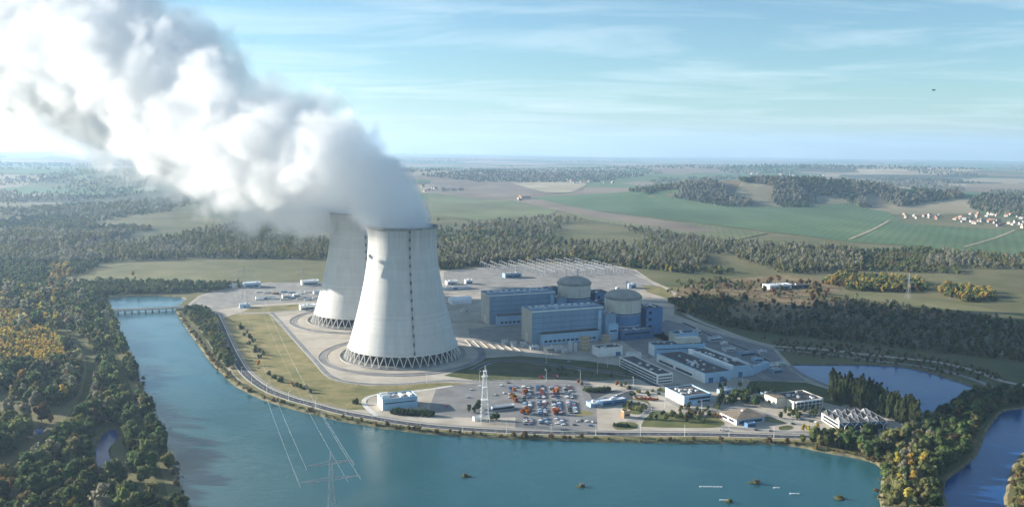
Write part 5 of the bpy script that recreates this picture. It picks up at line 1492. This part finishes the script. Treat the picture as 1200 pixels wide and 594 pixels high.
# ------------------------------------------------------------------ lamp posts
def lamp_proto():
    e = empty('street_lamp', (0, 0, 0))
    b = MB(); b.bar((0, 0, 0), (0, 0, 10), .17, 6, .1); b.build('post', 'white_paint', e)
    b = MB(); b.bar((0, 0, 10), (0, 1.6, 10.4), .09, 5); b.build('arm', 'white_paint', e)
    b = MB(); b.box(-.25, .25, 1.4, 2.4, 10.3, 10.6); b.build('lamp_head', 'galv', e)
    return e
lp = lamp_proto(); first = True
peri_len = 0; nxt = 25; spots = []
for i in range(len(PERI) - 1):
    a = Vector(PERI[i]); c = Vector(PERI[i + 1]); sl = (c - a).length
    while nxt < peri_len + sl:
        t = (nxt - peri_len) / sl; d = (c - a).normalized(); pt_ = a.lerp(c, t) + Vector((d.y, -d.x)) * 6.4
        spots.append((pt_.x, pt_.y, math.atan2(d.y, d.x))); nxt += 41
    peri_len += sl
for k, (x, y, a) in enumerate(spots):
    o = lp if first else copy_tree(lp); first = False
    o.location = (x, y, 0.1); o.rotation_euler = (0, 0, a)
    px, _py = PX((x, y, 0))
    wh = 'along the canal side of the river road' if px < 330 else 'on the river road by the white river building' if px < 520 else 'on the river road below the car park' if px < 700 else 'on the river road below the garden' if px < 860 else 'at the right end of the river road'
    tag(o, 'white lamp post ' + wh, 'lamp post', 'lamp posts of the river road')
for k, (px, py, wh) in enumerate([(640, 447, 'at the back of the middle car park rows'), (680, 447, 'at the back right of the car park'), (562, 448, 'behind the lattice mast'), (700, 438, 'in the shaded lawn'), (742, 456, 'by the entrance road'), (779, 478, 'beside the garden'), (822, 484, 'behind the low square building'), (757, 436, 'below the white store'), (870, 448, 'in the service yard'), (500, 449, 'by the striped lot'), (712, 430, 'in front of the white box with dark roof'), (640, 426, 'in the tower shadow')]):
    o = copy_tree(lp); q = G(px, py); o.location = (q.x, q.y, .1); o.rotation_euler = (0, 0, random.uniform(0, 6)); o.scale = (1.1, 1.1, 1.3)
    tag(o, 'tall white light mast ' + wh, 'lamp post', 'light masts of the site')

# ------------------------------------------------------------------ cars
CARC = {'white': (0.75, 0.75, 0.73), 'silver': (0.42, 0.43, 0.45), 'black': (0.015, 0.015, 0.018), 'dark grey': (0.07, 0.075, 0.08), 'blue': (0.03, 0.09, 0.24), 'red': (0.35, 0.02, 0.02), 'pale blue': (0.22, 0.34, 0.46)}
car_me = {}
for nm, c in CARC.items():
    mat('car_paint_' + nm.replace(' ', '_'), c, rough=0.3, spec=0.5, var=0.03, scale=2)
mat('tyre', (0.02, 0.02, 0.02), rough=0.9, var=.05)
def car_mesh(nm):
    b = MB()
    prof = [(-2.15, .32), (-2.2, .75), (-2.0, .95), (-1.2, 1.0), (-.95, 1.02), (.95, 1.0), (1.25, .95), (2.05, .82), (2.2, .6), (2.15, .32)]
    n = len(prof); W = .88
    b.add([(x, -W, z) for x, z in prof] + [(x, W, z) for x, z in prof], [(i, n + i, n + (i + 1) % n, (i + 1) % n) for i in range(n)] + [tuple(range(n)), tuple(range(2 * n - 1, n - 1, -1))])
    b.cur = 1
    cab = [(-1.9, .96, -.82), (1.15, .98, -.82), (1.15, .98, .82), (-1.9, .96, .82), (-1.35, 1.46, -.66), (.45, 1.48, -.66), (.45, 1.48, .66), (-1.35, 1.46, .66)]
    b.add(cab, [(0, 1, 5, 4), (1, 2, 6, 5), (2, 3, 7, 6), (3, 0, 4, 7)])
    b.cur = 0
    b.add([(-1.4, -.68, 1.465), (.5, -.68, 1.485), (.5, .68, 1.485), (-1.4, .68, 1.465)], [(0, 1, 2, 3)])
    b.cur = 2
    for x in (-1.35, 1.4):
        for y in (-.9, .9): b.bar((x, y - .1, .33), (x, y + .1, .33), .33, 8)
    me = bpy.data.meshes.new('car'); me.from_pydata(b.v, [], b.f)
    for m in ('car_paint_' + nm.replace(' ', '_'), 'glass', 'tyre'): me.materials.append(MATS[m])
    me.polygons.foreach_set('material_index', b.m); me.update(); return me
for nm in CARC: car_me[nm] = car_mesh(nm)
CW = {'white': 3.5, 'silver': 4, 'black': 5, 'dark grey': 5, 'blue': 4, 'red': 1, 'pale blue': 1.5}
ncar = 0
def car(x, y, a, where, c=None, z=0.14):
    global ncar
    c = c or pick(CW)
    o = link('parked_car', car_me[c]); o.location = (x, y, z); o.rotation_euler = (0, 0, a)
    tag(o, c + ' car parked ' + where, 'car', 'cars parked on the site'); ncar += 1
    return o
random.seed(21)
stall = MB()
xcols = [(-1.0 + 14.6 * k, 'left' if k < 1 else 'second' if k < 2 else 'third' if k < 3 else 'right') for k in range(5)]
cx0 = G(619, 490).x
lotn = ('leftmost', 'second', 'third', 'fourth', 'rightmost')
for ci in range(-1, 5):
    xc = cx0 + (ci) * 15.2
    for (y0, y1, bl) in ((879, 931, 'back'), (823, 873, 'middle'), (792, 814, 'front')):
        if ci == 4 and bl == 'front': continue
        if ci == -1 and bl != 'back': continue
        n = int((y1 - y0) / 2.75)
        for side in (-1, 1):
            if ci >= 4 and side == 1: continue
            for k in range(n + 1):
                y = y0 + 2.75 * k; x = xc + side * 2.7
                stall.add([(x - 2.5, y - 1.43, .128), (x + 2.5, y - 1.43, .128), (x + 2.5, y - 1.30, .128), (x - 2.5, y - 1.30, .128)], [(0, 1, 2, 3)])
                if k == n: continue
                if ci == 4: full = .45
                elif ci == -1: full = .35
                else: full = .74
                if random.random() < full and ncar < 262:
                    car(x + random.uniform(-.25, .25), y, (0 if random.random() < .5 else math.pi) + random.uniform(-.03, .03), 'in the %s bank of the %s block of the car park' % (lotn[max(0, min(4, ci))], bl))
tag(stall.build('bay_marking', 'white_paint'), kind='structure')
for k, (px, py, wh) in enumerate([(553, 457, 'alone in the pale empty lot'), (563, 453, 'alone in the pale empty lot'), (588, 452, 'near the lattice mast'), (590, 461, 'near the lattice mast'), (580, 463, 'near the lattice mast'), (524, 476, 'beside the hedge of the white river building'), (549, 466, 'alone in the pale empty lot'), (596, 449, 'near the lattice mast'),
                                  (676, 494, 'by the right end of the car park'), (682, 493, 'by the right end of the car park'), (688, 494, 'by the right end of the car park'), (694, 495, 'by the right end of the car park'), (673, 498, 'by the right end of the car park'), (692, 499, 'by the right end of the car park'),
                                  (852, 505, 'by the low square building'), (846, 504, 'by the low square building'), (886, 504, 'near the small blue kiosk'), (903, 505, 'near the small blue kiosk'), (929, 497, 'on the right-hand service road'), (940, 492, 'among trees at the right'), (950, 494, 'among trees at the right'), (957, 495, 'among trees at the right'), (948, 488, 'among trees at the right'),
                                  (667, 424, 'on the shaded site road'), (634, 423, 'on the shaded site road'), (705, 469, 'by the guard house'), (710, 467, 'by the guard house'), (716, 466, 'by the guard house'), (722, 464, 'by the guard house'), (695, 470, 'by the guard house'), (699, 468, 'by the guard house')]):
    q = G(px, py); car(q.x, q.y, random.choice([0, PA, 1.4]) + random.uniform(-.1, .1), wh, z=.24)
# small yellow-orange gate building by the plaza, red vans in the shade
e = bld('gate_lodge', 'tan and orange gate lodge beside the plaza', 'lodge', (731, 490), 7, 6, 6.5, 'tan_tank', 'brown_roof', end='orange_brick', front=((2, 4, 1, 6),))
for k, (px, py) in enumerate(((651, 442), (635.5, 443))):
    q = G(px, py); e = empty('delivery_van', (q.x, q.y, .2), .1); tag(e, ('bright red van' if k == 0 else 'dull red van left of the bright one') + ' on the shaded edge of the car park', 'van')
    b = MB(); b.box(-3.2, 1.6, -1.1, 1.1, .5, 3.0); b.build('cargo_body', 'red_paint', e)
    b = MB(); b.add([(1.65, -1.05, .5), (3.2, -1.05, .5), (3.2, 1.05, .5), (1.65, 1.05, .5), (1.65, -1, 2.5), (2.3, -1, 2.4), (2.3, 1, 2.4), (1.65, 1, 2.5)], [(0, 1, 5, 4), (1, 2, 6, 5), (2, 3, 7, 6), (3, 0, 4, 7), (4, 5, 6, 7)]); b.build('cab', 'white_paint', e)
    for x in (-2.1, 2.2):
        for y in (-1.05, 1.05):
            b = MB(); b.bar((x, y - .15, .48), (x, y + .15, .48), .48, 8); b.build('wheel', 'tyre', e)
# rail wagons and stacked containers in the left yard
for k in range(16):
    px = 300 + (k % 8) * 9.5; py = 343 + (k // 8) * 7 + (k % 3)
    q = G(px, py); e = empty('shipping_container', (q.x, q.y, .12), PA + R(random.uniform(-3, 3)))
    c = random.choice(['white_wall', 'galv', 'clad_blue', 'cream_wall', 'tile_roof'])
    tag(e, {'white_wall': 'white', 'galv': 'light grey', 'clad_blue': 'blue-grey', 'cream_wall': 'cream', 'tile_roof': 'brown'}[c] + ' container in the %s row of the left yard' % ('back' if k < 8 else 'front'), 'container', 'containers in the left yard')
    b = MB(); b.box(0, 12.2, 0, 2.5, .2, 2.8); b.build('body', c, e)
    b = MB()
    for j in range(14): b.box(.4 + j * .85, .75 + j * .85, -.07, 0.02, .35, 2.65)
    b.build('corrugation', c, e)
    b = MB(); b.box(-.06, .02, .1, 1.2, .3, 2.7); b.build('door', 'galv', e)

# ------------------------------------------------------------------ fences round the site
def fence(pts, step, h, label, nm='perimeter_fence'):
    P = smooth_poly(gp(pts), 3, False)
    e = empty(nm, (P[0][0], P[0][1], 0)); tag(e, label, 'fence')
    o0 = Vector(P[0]); me = None; acc = 0.0
    rail = MB()
    for i in range(len(P) - 1):
        a = Vector(P[i]) - o0; c = Vector(P[i + 1]) - o0; sl = (c - a).length; d = (c - a).normalized()
        for z in (.9, h): rail.bar((a.x, a.y, z), (c.x, c.y, z), .06)
        while acc < sl:
            q = a + d * acc
            if me is None:
                b = MB(); b.bar((0, 0, 0), (0, 0, h + .3), .09); o = b.build('post', 'concrete', e); me = o.data
            else: o = link('post', me, e)
            o.location = (q.x, q.y, 0); acc += step
        acc -= sl
    rail.build('rail', 'galv', e)
fence([(440, 446), (520, 450), (600, 445), (690, 445), (760, 448), (800, 466), (860, 470)], 9, 2.6, 'pale fence between car park and shaded lawn')
fence([(300, 368), (320, 371), (345, 400), (368, 425), (386, 445), (420, 453)], 8, 2.6, 'pale fence beside the road round the towers')

# ------------------------------------------------------------------ in the river: mooring islets and white floats
ISL = [(545, 558, 1.0, 'brown islet in the river below the car park'), (682, 570, 1.0, 'brown islet in the river, second from the left'), (886, 566, 1.2, 'brown islet in the river near the white floats'), (855, 588, 0.9, 'green islet beside a white float at the bottom edge'), (984, 584, 1.0, 'grassy islet in the river near the right-hand trees')]
for k, (px, py, s, lb) in enumerate(ISL):
    q = G(px, py, -1.6); e = empty('islet', (q.x, q.y, -1.75)); tag(e, lb, 'islet')
    v, f = crown_arrays(500 + k, SH_BUSH, 6, 2, 0, .1); v = v * np.array([7, 4.6, 1.9]) * s; v[:, 2] = np.maximum(v[:, 2] * .6, 0)
    me = bpy.data.meshes.new('mud'); me.from_pydata(v.tolist(), [], f); me.materials.append(MATS['dark_grass']); me.update(); link('mound', me, e)
    me = crown_mesh('tuft', 'leaf_grey' if k < 3 else 'leaf_olive', 520 + k, SH_BUSH, 6, 1, 90, .1, 2.2 * s, .8 * s, 1.5); link('grass_tuft', me, e)
    for j in range(3):
        b = MB(); a = j * 2.1; b.bar((math.cos(a) * 2.2 * s, math.sin(a) * 1.6 * s, -1.5), (math.cos(a) * 1.8 * s, math.sin(a) * 1.3 * s, 2.6 * s), .22, 6); b.build('mooring_pile', 'bark', e)
for k, (px, py, n, lb) in enumerate([(833, 570.5, 7, 'long white float in the river'), (849, 586, 3, 'short white float beside the green islet'), (910, 571.5, 2, 'short white float right of the brown islet'), (931, 578.5, 3, 'short white float nearest the right-hand trees')]):
    q = G(px, py, -1.6); e = empty('river_float', (q.x, q.y, -1.6), R(-2)); tag(e, lb, 'float')
    for j in range(n):
        b = MB(); x = (j - (n - 1) / 2) * 2.6
        b.bar((x - 1.1, 0, .2), (x + 1.1, 0, .2), .62, 8); b.build('drum', 'white_paint', e)
    b = MB(); b.bar((-n * 1.3, 0, .2), (n * 1.3, 0, .2), .12, 5); b.build('cable', 'dark_metal', e)

# ------------------------------------------------------------------ far villages
def house_proto(k):
    r_ = random.Random(k); w, d, h = r_.uniform(9, 15), r_.uniform(7, 10), r_.uniform(3.4, 6)
    wl = MB(); wl.box(0, w, 0, d, 0, h); wl.add([(0, 0, h), (0, d, h), (0, d / 2, h + d * .42)], [(0, 1, 2)]); wl.add([(w, 0, h), (w, d, h), (w, d / 2, h + d * .42)], [(0, 2, 1)])
    rf = MB(); rf.add([(-.4, -.5, h - .1), (w + .4, -.5, h - .1), (w + .4, d / 2, h + d * .42 + .15), (-.4, d / 2, h + d * .42 + .15), (w + .4, d + .5, h - .1), (-.4, d + .5, h - .1)], [(0, 1, 2, 3), (3, 2, 4, 5)])
    wi = MB()
    for j in range(3): wi.box(1 + j * w / 3.2, 2.4 + j * w / 3.2, -.08, .05, 1.2, 2.6)
    ch = MB(); ch.box(w * .7, w * .7 + .8, d / 2 - .4, d / 2 + .4, h + d * .3, h + d * .42 + 1.3)
    def me(b, nm, m):
        x = bpy.data.meshes.new(nm); x.from_pydata(b.v, [], b.f); x.materials.append(MATS[m]); x.update(); return x
    return [('wall', me(wl, 'wall', r_.choice(['house_wall', 'house_wall', 'cream_wall']))), ('roof', me(rf, 'roof', r_.choice(['tile_roof', 'tile_roof', 'grey_roof', 'brown_roof']))), ('window_row', me(wi, 'window_row', 'glass')), ('chimney', me(ch, 'chimney', 'cream_wall'))]
HP = [house_proto(k) for k in range(8)]
random.seed(33)
def village(n, poly, where, s=1.0):
    x0, x1 = min(p[0] for p in poly), max(p[0] for p in poly); y0, y1 = min(p[1] for p in poly), max(p[1] for p in poly)
    k = 0
    px_, py_ = [], []
    while k < n:
        px, py = random.uniform(x0, x1), random.uniform(y0, y1)
        if inpoly(px, py, poly): px_.append(px); py_.append(py); k += 1
    X, Y, H, hit = survey(np.array(px_), np.array(py_))
    for x, y, h in zip(X.tolist(), Y.tolist(), H.tolist()):
        e = empty('village_house', (x, y, h), random.choice([.1, .35, 1.7, 1.9]) + random.uniform(-.2, .2)); e.scale = (s * random.uniform(.9, 1.5), s, s * random.uniform(.9, 1.2))
        tag(e, 'small pale house ' + where, 'house', 'houses ' + where)
        for nm, me in random.choice(HP): link(nm, me, e)
village(34, [(1056, 252), (1100, 253), (1160, 258), (1200, 262), (1200, 266), (1130, 262), (1060, 256)], 'in the row edging the green field on the right', 1.0)
village(42, [(1125, 250), (1165, 248), (1210, 254), (1240, 262), (1240, 270), (1180, 268), (1140, 260)], 'in the village at the far right', 1.05)
village(16, [(490, 219), (540, 222), (552, 225), (500, 225)], 'in the hamlet just right of the steam', 1.5)
village(7, [(604, 233), (628, 233), (626, 236), (606, 236)], 'in the farm by the ploughed field', 1.7)
village(20, [(640, 212), (700, 212), (730, 216), (660, 216)], 'in the village below the far wood', 1.6)
village(10, [(880, 204), (980, 206), (975, 209), (885, 207)], 'scattered on the plateau behind the ridge', 1.8)
village(6, [(10, 208), (110, 208), (110, 212), (10, 212)], 'in the far fields at the left edge', 2.0)

# ------------------------------------------------------------------ trees on the site and the right-hand spit
random.seed(41)
def plant_px(kind, px, py, s, label, group, jit=0):
    q = G(px + random.uniform(-jit, jit), py + random.uniform(-jit, jit) * .6)
    if wet(q.x, q.y): return
    t = tree(kind, q.x, q.y, s, label, group); return t
NAME.update({'dark': 'roadside_tree', 'green': 'roadside_tree', 'olive': 'roadside_tree'})
# belt between canal and road, dense at its head
for k, (x, y) in enumerate(spaced([(214, 366), (230, 362), (246, 366), (255, 382), (264, 404), (272, 424), (276, 436), (266, 432), (256, 420), (246, 404), (236, 390), (226, 378)], 7.0, seed=42)):
    px, py = PX((x, y, 0))
    if wet(x, y): continue
    kd = pick({'dark': 4, 'green': 1, 'olive': 1} if py < 378 else {'olive': 4, 'green': 2, 'dark': 2, 'rust': 1, 'orange': .4})
    tree(kd, x, y, random.uniform(.6, .95), {'dark': 'dark green', 'green': 'mid green', 'olive': 'olive', 'rust': 'rust brown', 'orange': 'orange'}[kd] + ' tree ' + ('in the dark clump at the bridge end of the canal bank' if py < 378 else 'in the belt between canal and river road'), 'trees between canal and road')
for k, (px, py) in enumerate([(281, 382), (284, 386), (289, 391), (293, 396), (297, 401), (292, 404), (300, 408), (304, 412), (309, 416), (303, 419), (299, 412), (286, 393), (316, 440), (322, 444), (330, 448)]):
    plant_px(pick({'bush': 4, 'bush_olive': 2}), px, py, random.uniform(1.5, 2.2), 'low dark bush in the row across the brown lawn, %s' % ('upper end' if k < 6 else 'lower end'), 'bushes on the brown lawn', 1)
plant_px('orange', 303, 428, .6, 'small orange tree at the end of the row on the brown lawn', 'bushes on the brown lawn')
for k, (px, py, kd) in enumerate([(343, 452, 'orange'), (347, 453, 'bush'), (352, 455, 'bush'), (357, 456, 'bush'), (364, 460, 'bush_olive'), (417, 473, 'bush')]):
    plant_px(kd, px, py, 0.55 if kd == 'orange' else 1.8, {'orange': 'reddish shrub among dark bushes by the river road bend', 'bush': 'dark bush by the river road bend', 'bush_olive': 'pale bush by the river road bend'}[kd], 'bushes by the road bend')
for k in range(26):
    plant_px('bush', 461 + k * 1.8, 484.2 + .25 * k * .4 + (k % 2) * .9, random.uniform(1.7, 2.1), 'dark shrub of the long hedge before the white river building', 'hedge of the white river building', .4)
for k, (px, py) in enumerate([(559, 480), (556, 483), (562, 478), (549, 483), (577, 492), (582, 492)]):
    plant_px('dark', px, py, random.uniform(.5, .75), 'dark tree at the foot of the lattice mast', 'trees at the mast foot')
for k, (px, py) in enumerate([(617, 461), (614, 462.5), (635, 461), (650, 460), (653, 461), (616, 483.5), (612, 484.5), (621, 484.5), (618, 486), (650, 485), (602, 459), (602, 469), (605, 471), (599, 466), (653, 485)]):
    plant_px('orange' if k % 3 else 'bush_red', px, py, random.uniform(.5, .68) if k % 3 else 2.2, 'small orange-red tree on a planting island of the car park', 'orange trees in the car park')
for k in range(16):
    plant_px(pick({'bush': 3, 'bush_olive': 1}), 686 + k * 1.8, 457.5 + (k % 3) * .9, random.uniform(1.2, 1.7), 'dark shrub of the hedge behind the guard house', 'hedge behind the guard house', .5)
for k, (px, py, kd, lb) in enumerate([(678, 449, 'orange', 'orange tree at the back right corner of the car park'), (682, 452, 'olive', 'olive tree at the back right corner of the car park'), (723, 452, 'orange', 'orange tree by the entrance road'), (728, 453, 'olive', 'olive tree by the entrance road'), (733, 452, 'olive', 'second olive tree by the entrance road')]):
    plant_px(kd, px, py, .5, lb, None)
for k in range(14):
    plant_px('bush_red', 745 + k * 1.9, 466 + (k % 3) * .8 + k * .15, random.uniform(.9, 1.4), 'red shrub in the bed above the oval garden', 'red shrubs of the garden bed', .5)
for k in range(16):
    kd = pick({'olive': 2, 'green': 2, 'gold': 1, 'rust': 1})
    plant_px(kd, random.uniform(734, 758), random.uniform(472, 484), random.uniform(.28, .42), {'olive': 'small olive', 'green': 'small green', 'gold': 'small golden', 'rust': 'small brown'}[kd] + ' tree in the oval garden', 'trees of the oval garden', 0)
for k in range(12):
    plant_px(pick({'green': 1, 'dark': 1}), 762 + k * 6.2, random.uniform(486, 497), random.uniform(.3, .5), 'small dark tree on the long lawn by the river road', 'small trees on the long lawn', 1)
for k in range(9):
    plant_px('rust', random.uniform(802, 822), random.uniform(486, 496), random.uniform(.45, .6), 'pale brown tree in the thicket left of the low square building', 'brown thicket', 0)
for k in range(6):
    plant_px('orange', 834 + k * 2.2, 487 + (k % 2) * 2, random.uniform(.32, .45), 'red-brown tree just left of the low square building', 'red-brown trees by the square building', .5)
for k in range(8):
    plant_px('bush', 720 + k * 2.4, 499 + (k % 2), random.uniform(.9, 1.3), 'dark shrub of the small lens-shaped lawn', 'shrubs of the lens-shaped lawn', .6)
for k in range(40):
    plant_px(pick({'dark': 3, 'green': 1}), random.uniform(836, 908), random.uniform(462, 475), random.uniform(.55, .8), 'dark tree of the row behind the low square building', 'dark trees behind the square building', 1)
for k in range(26):
    plant_px(pick({'dark': 3, 'olive': 1}), random.uniform(908, 966), random.uniform(478, 492), random.uniform(.35, .6), 'dark tree between the brown-roofed and the zigzag-roofed buildings', 'dark trees between the two buildings', 0)
for k, (px, py) in enumerate([(941, 505), (945, 504), (958, 504), (955, 505), (947, 507)]):
    plant_px('gold', px, py, random.uniform(.42, .55), 'golden tree at the right end of the river road', 'golden trees at the road end', .5)
for k in range(10):
    plant_px('bush_olive', random.uniform(972, 1000), random.uniform(504, 507), random.uniform(1.2, 1.8), 'olive bush before the zigzag-roofed building', 'bushes before the zigzag roof', 0)
for k in range(30):
    kd = pick({'dark': 3, 'green': 2, 'olive': 2, 'rust': 1})
    plant_px(kd, random.uniform(776, 842), random.uniform(477, 489), random.uniform(.28, .5), {'dark': 'small dark', 'green': 'small green', 'olive': 'small olive', 'rust': 'small brown'}[kd] + ' tree on the slope below the white office', 'trees below the white office', 0)
for k in range(14):
    plant_px(pick({'bush': 2, 'bush_olive': 2}), random.uniform(735, 775), random.uniform(455, 464), random.uniform(.9, 1.5), 'shrub beside the road behind the oval garden', 'shrubs behind the oval garden', 0)
for k in range(16):
    kd = pick({'dark': 2, 'olive': 2})
    plant_px(kd, random.uniform(840, 900), random.uniform(448, 462), random.uniform(.3, .55), {'dark': 'dark', 'olive': 'olive'}[kd] + ' tree between the workshop and the cabins', 'trees before the workshop', 0)
for k in range(14):
    plant_px('dark', random.uniform(640, 760), random.uniform(434, 442), random.uniform(.3, .5), 'dark tree on the shaded lawn behind the car park', 'trees on the shaded lawn', 0)
# poplars beside the pond
for k in range(48):
    t = (k // 2) / 23.0
    px = 974 + 98 * t + (k % 2) * 3; py = 469 + 31 * t + (k % 2) * 1.6
    plant_px('poplar', px, py, random.uniform(1.35, 1.7) * (1.05 - .2 * t), 'slim dark poplar of the long row by the pond, %s' % ('left end' if t < .35 else 'middle' if t < .7 else 'right end'), 'poplars by the pond', 1.0)
# wooded spit and channel banks
NAME.update({'dark': 'riverside_tree', 'green': 'riverside_tree', 'olive': 'riverside_tree'})
SPIT = [(936, 518), (985, 514), (1036, 513), (1064, 506), (1092, 497), (1112, 482), (1130, 470), (1150, 462), (1172, 458), (1215, 460), (1215, 470), (1170, 478), (1154, 496), (1142, 522), (1118, 545), (1100, 562), (1098, 600), (1036, 600), (1036, 560), (1040, 545), (1010, 533), (965, 525)]
pts = spaced(SPIT, 8.2, seed=44); pts.sort(key=lambda p: p[1])
spit_far = []; nspit = 0
for (x, y) in pts:
    if wet(x, y) or dist_line(x, y, PERI) < 7: continue
    px, py = PX((x, y, 0))
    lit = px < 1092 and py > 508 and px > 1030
    kd = pick({'olive': 6, 'green': 2, 'grey': 2, 'gold': .4} if lit else {'dark': 4, 'green': 2, 'rust': 1, 'olive': 1})  # sun and shade put into leaf colour: paler where lit, darker elsewhere
    wh = 'on the pale wooded spit at the bottom right' if lit else 'along the dark shore right of the road end' if px < 1036 else ('beside the pond corner' if px < 1120 else 'at the tip of the pond' if px < 1165 else 'at the right edge above the side channel') if py < 505 else 'on the shaded side of the wooded spit'
    nspit += 1
    if nspit > 330 or py > 604 or px > 1206: spit_far.append((x, y, 0, random.uniform(.6, 1.0), kd)); continue
    tree(kd, x, y, random.uniform(.62, 1.3), LOOK[kd] + ' ' + wh, 'trees of the wooded spit')
wood('spit_wood', 'rest of the dark trees on the bank between pond and side channel', spit_far)
for (x, y) in spaced([(1190, 562), (1206, 538), (1260, 525), (1260, 640), (1186, 640), (1184, 600)], 7.0, seed=45):
    if wet(x, y): continue
    px, py = PX((x, y, 0))
    if px > 1212 or py > 606: continue
    kd = pick({'olive': 3, 'gold': 1, 'rust': 2})
    tree(kd, x, y, random.uniform(.7, 1.0), LOOK[kd] + ' at the right edge beyond the side channel', 'trees beyond the side channel')
t_ = plant_px('gold', 156, 324, 1.0, 'lone golden tree on the pale meadow', None)
# reeds and rough grass on the banks
random.seed(46)
rp = []
for i in range(0, len(WATER['river'])):
    p = Vector(WATER['river'][i]); px, py = PX((p.x, p.y, 0))
    if py > 610 or py < 366: continue
    for k in range(5 if px > 230 else 3):
        q = p + Vector((random.uniform(-4, 4), random.uniform(-1, 5.0)))
        rp.append((q.x, q.y, -.7 if wet(q.x, q.y) else 0, random.uniform(.45, 1.25), pick({'reed': 3, 'scrub': 1})))
wood('bank_reeds', 'strip of reeds and tufts along the river banks', rp)
sp = []
random.seed(47)
for (x, y) in spaced([(890, 396), (1000, 405), (1100, 420), (1180, 440), (1175, 452), (1120, 440), (1040, 428), (930, 416)], 9, seed=48):
    if wet(x, y): continue
    sp.append((x, y, 0, random.uniform(.5, 1.2), pick({'scrub': 3, 'reed': 2})))
wood('levee_scrub', 'low rough scrub on the levee between road and pond', sp)
gp_ = []
for (x, y) in spaced([(780, 340), (850, 330), (960, 330), (975, 345), (960, 372), (870, 378), (850, 356), (790, 350)], 16, seed=49):
    gp_.append((x, y, 0, random.uniform(.5, 1.4), pick({'scrub': 3, 'reed': 2, 'dark': .4, 'rust': .4})))
wood('meadow_scrub', 'tufts and small bushes dotted over the rough meadow', gp_)
# a bird high over the plain
q = AT(1094, 106, 190); e = empty('bird', q, .6); tag(e, 'small dark bird flying in the sky at the right', 'bird')
b = MB(); b.lathe([(.02, -.32), (.10, -.15), (.13, .05), (.08, .22), (.06, .3), (.07, .36), (.01, .44)], n=8); o = b.build('body', 'dark_void', e); o.rotation_euler = (R(90), 0, 0)
for s in (-1, 1):
    b = MB(); b.add([(s * .08, .14, 0), (s * .08, -.16, 0), (s * .45, -.12, .16), (s * .42, .16, .18), (s * .85, -.06, .08), (s * .01 + s * .08, .14, .03), (s * .08, -.16, .03), (s * .45, -.12, .19), (s * .42, .16, .21)], [(0, 1, 2, 3), (3, 2, 4), (5, 8, 7, 6), (8, 4, 7), (0, 3, 8, 5), (1, 6, 7, 2)]); b.build('wing', 'dark_void', e)
b = MB(); b.add([(-.06, -.3, 0), (.06, -.3, 0), (.12, -.5, .02), (-.12, -.5, .02)], [(0, 1, 2, 3)]); b.build('tail', 'dark_void', e)

# ------------------------------------------------------------------ haze
def haze():
    m = bpy.data.materials.new('haze_air'); m.use_nodes = True; nt = m.node_tree
    nt.nodes.remove(nt.nodes['Principled BSDF'])
    pv = nt.nodes.new('ShaderNodeVolumePrincipled')
    pv.inputs['Color'].default_value = (0.50, 0.72, 1.0, 1)
    pv.inputs['Density'].default_value = HAZE
    pv.inputs['Anisotropy'].default_value = 0.3
    nt.links.new(pv.outputs[0], nt.nodes['Material Output'].inputs['Volume'])
    b = MB(); b.box(-32000, 32000, -32000, 32000, -4.5, 705.0)
    o = b.build('haze', m)
    tag(o, 'pale blue haze lying over the far country', 'haze', kind='stuff')
HAZE = 5.0e-5
haze()
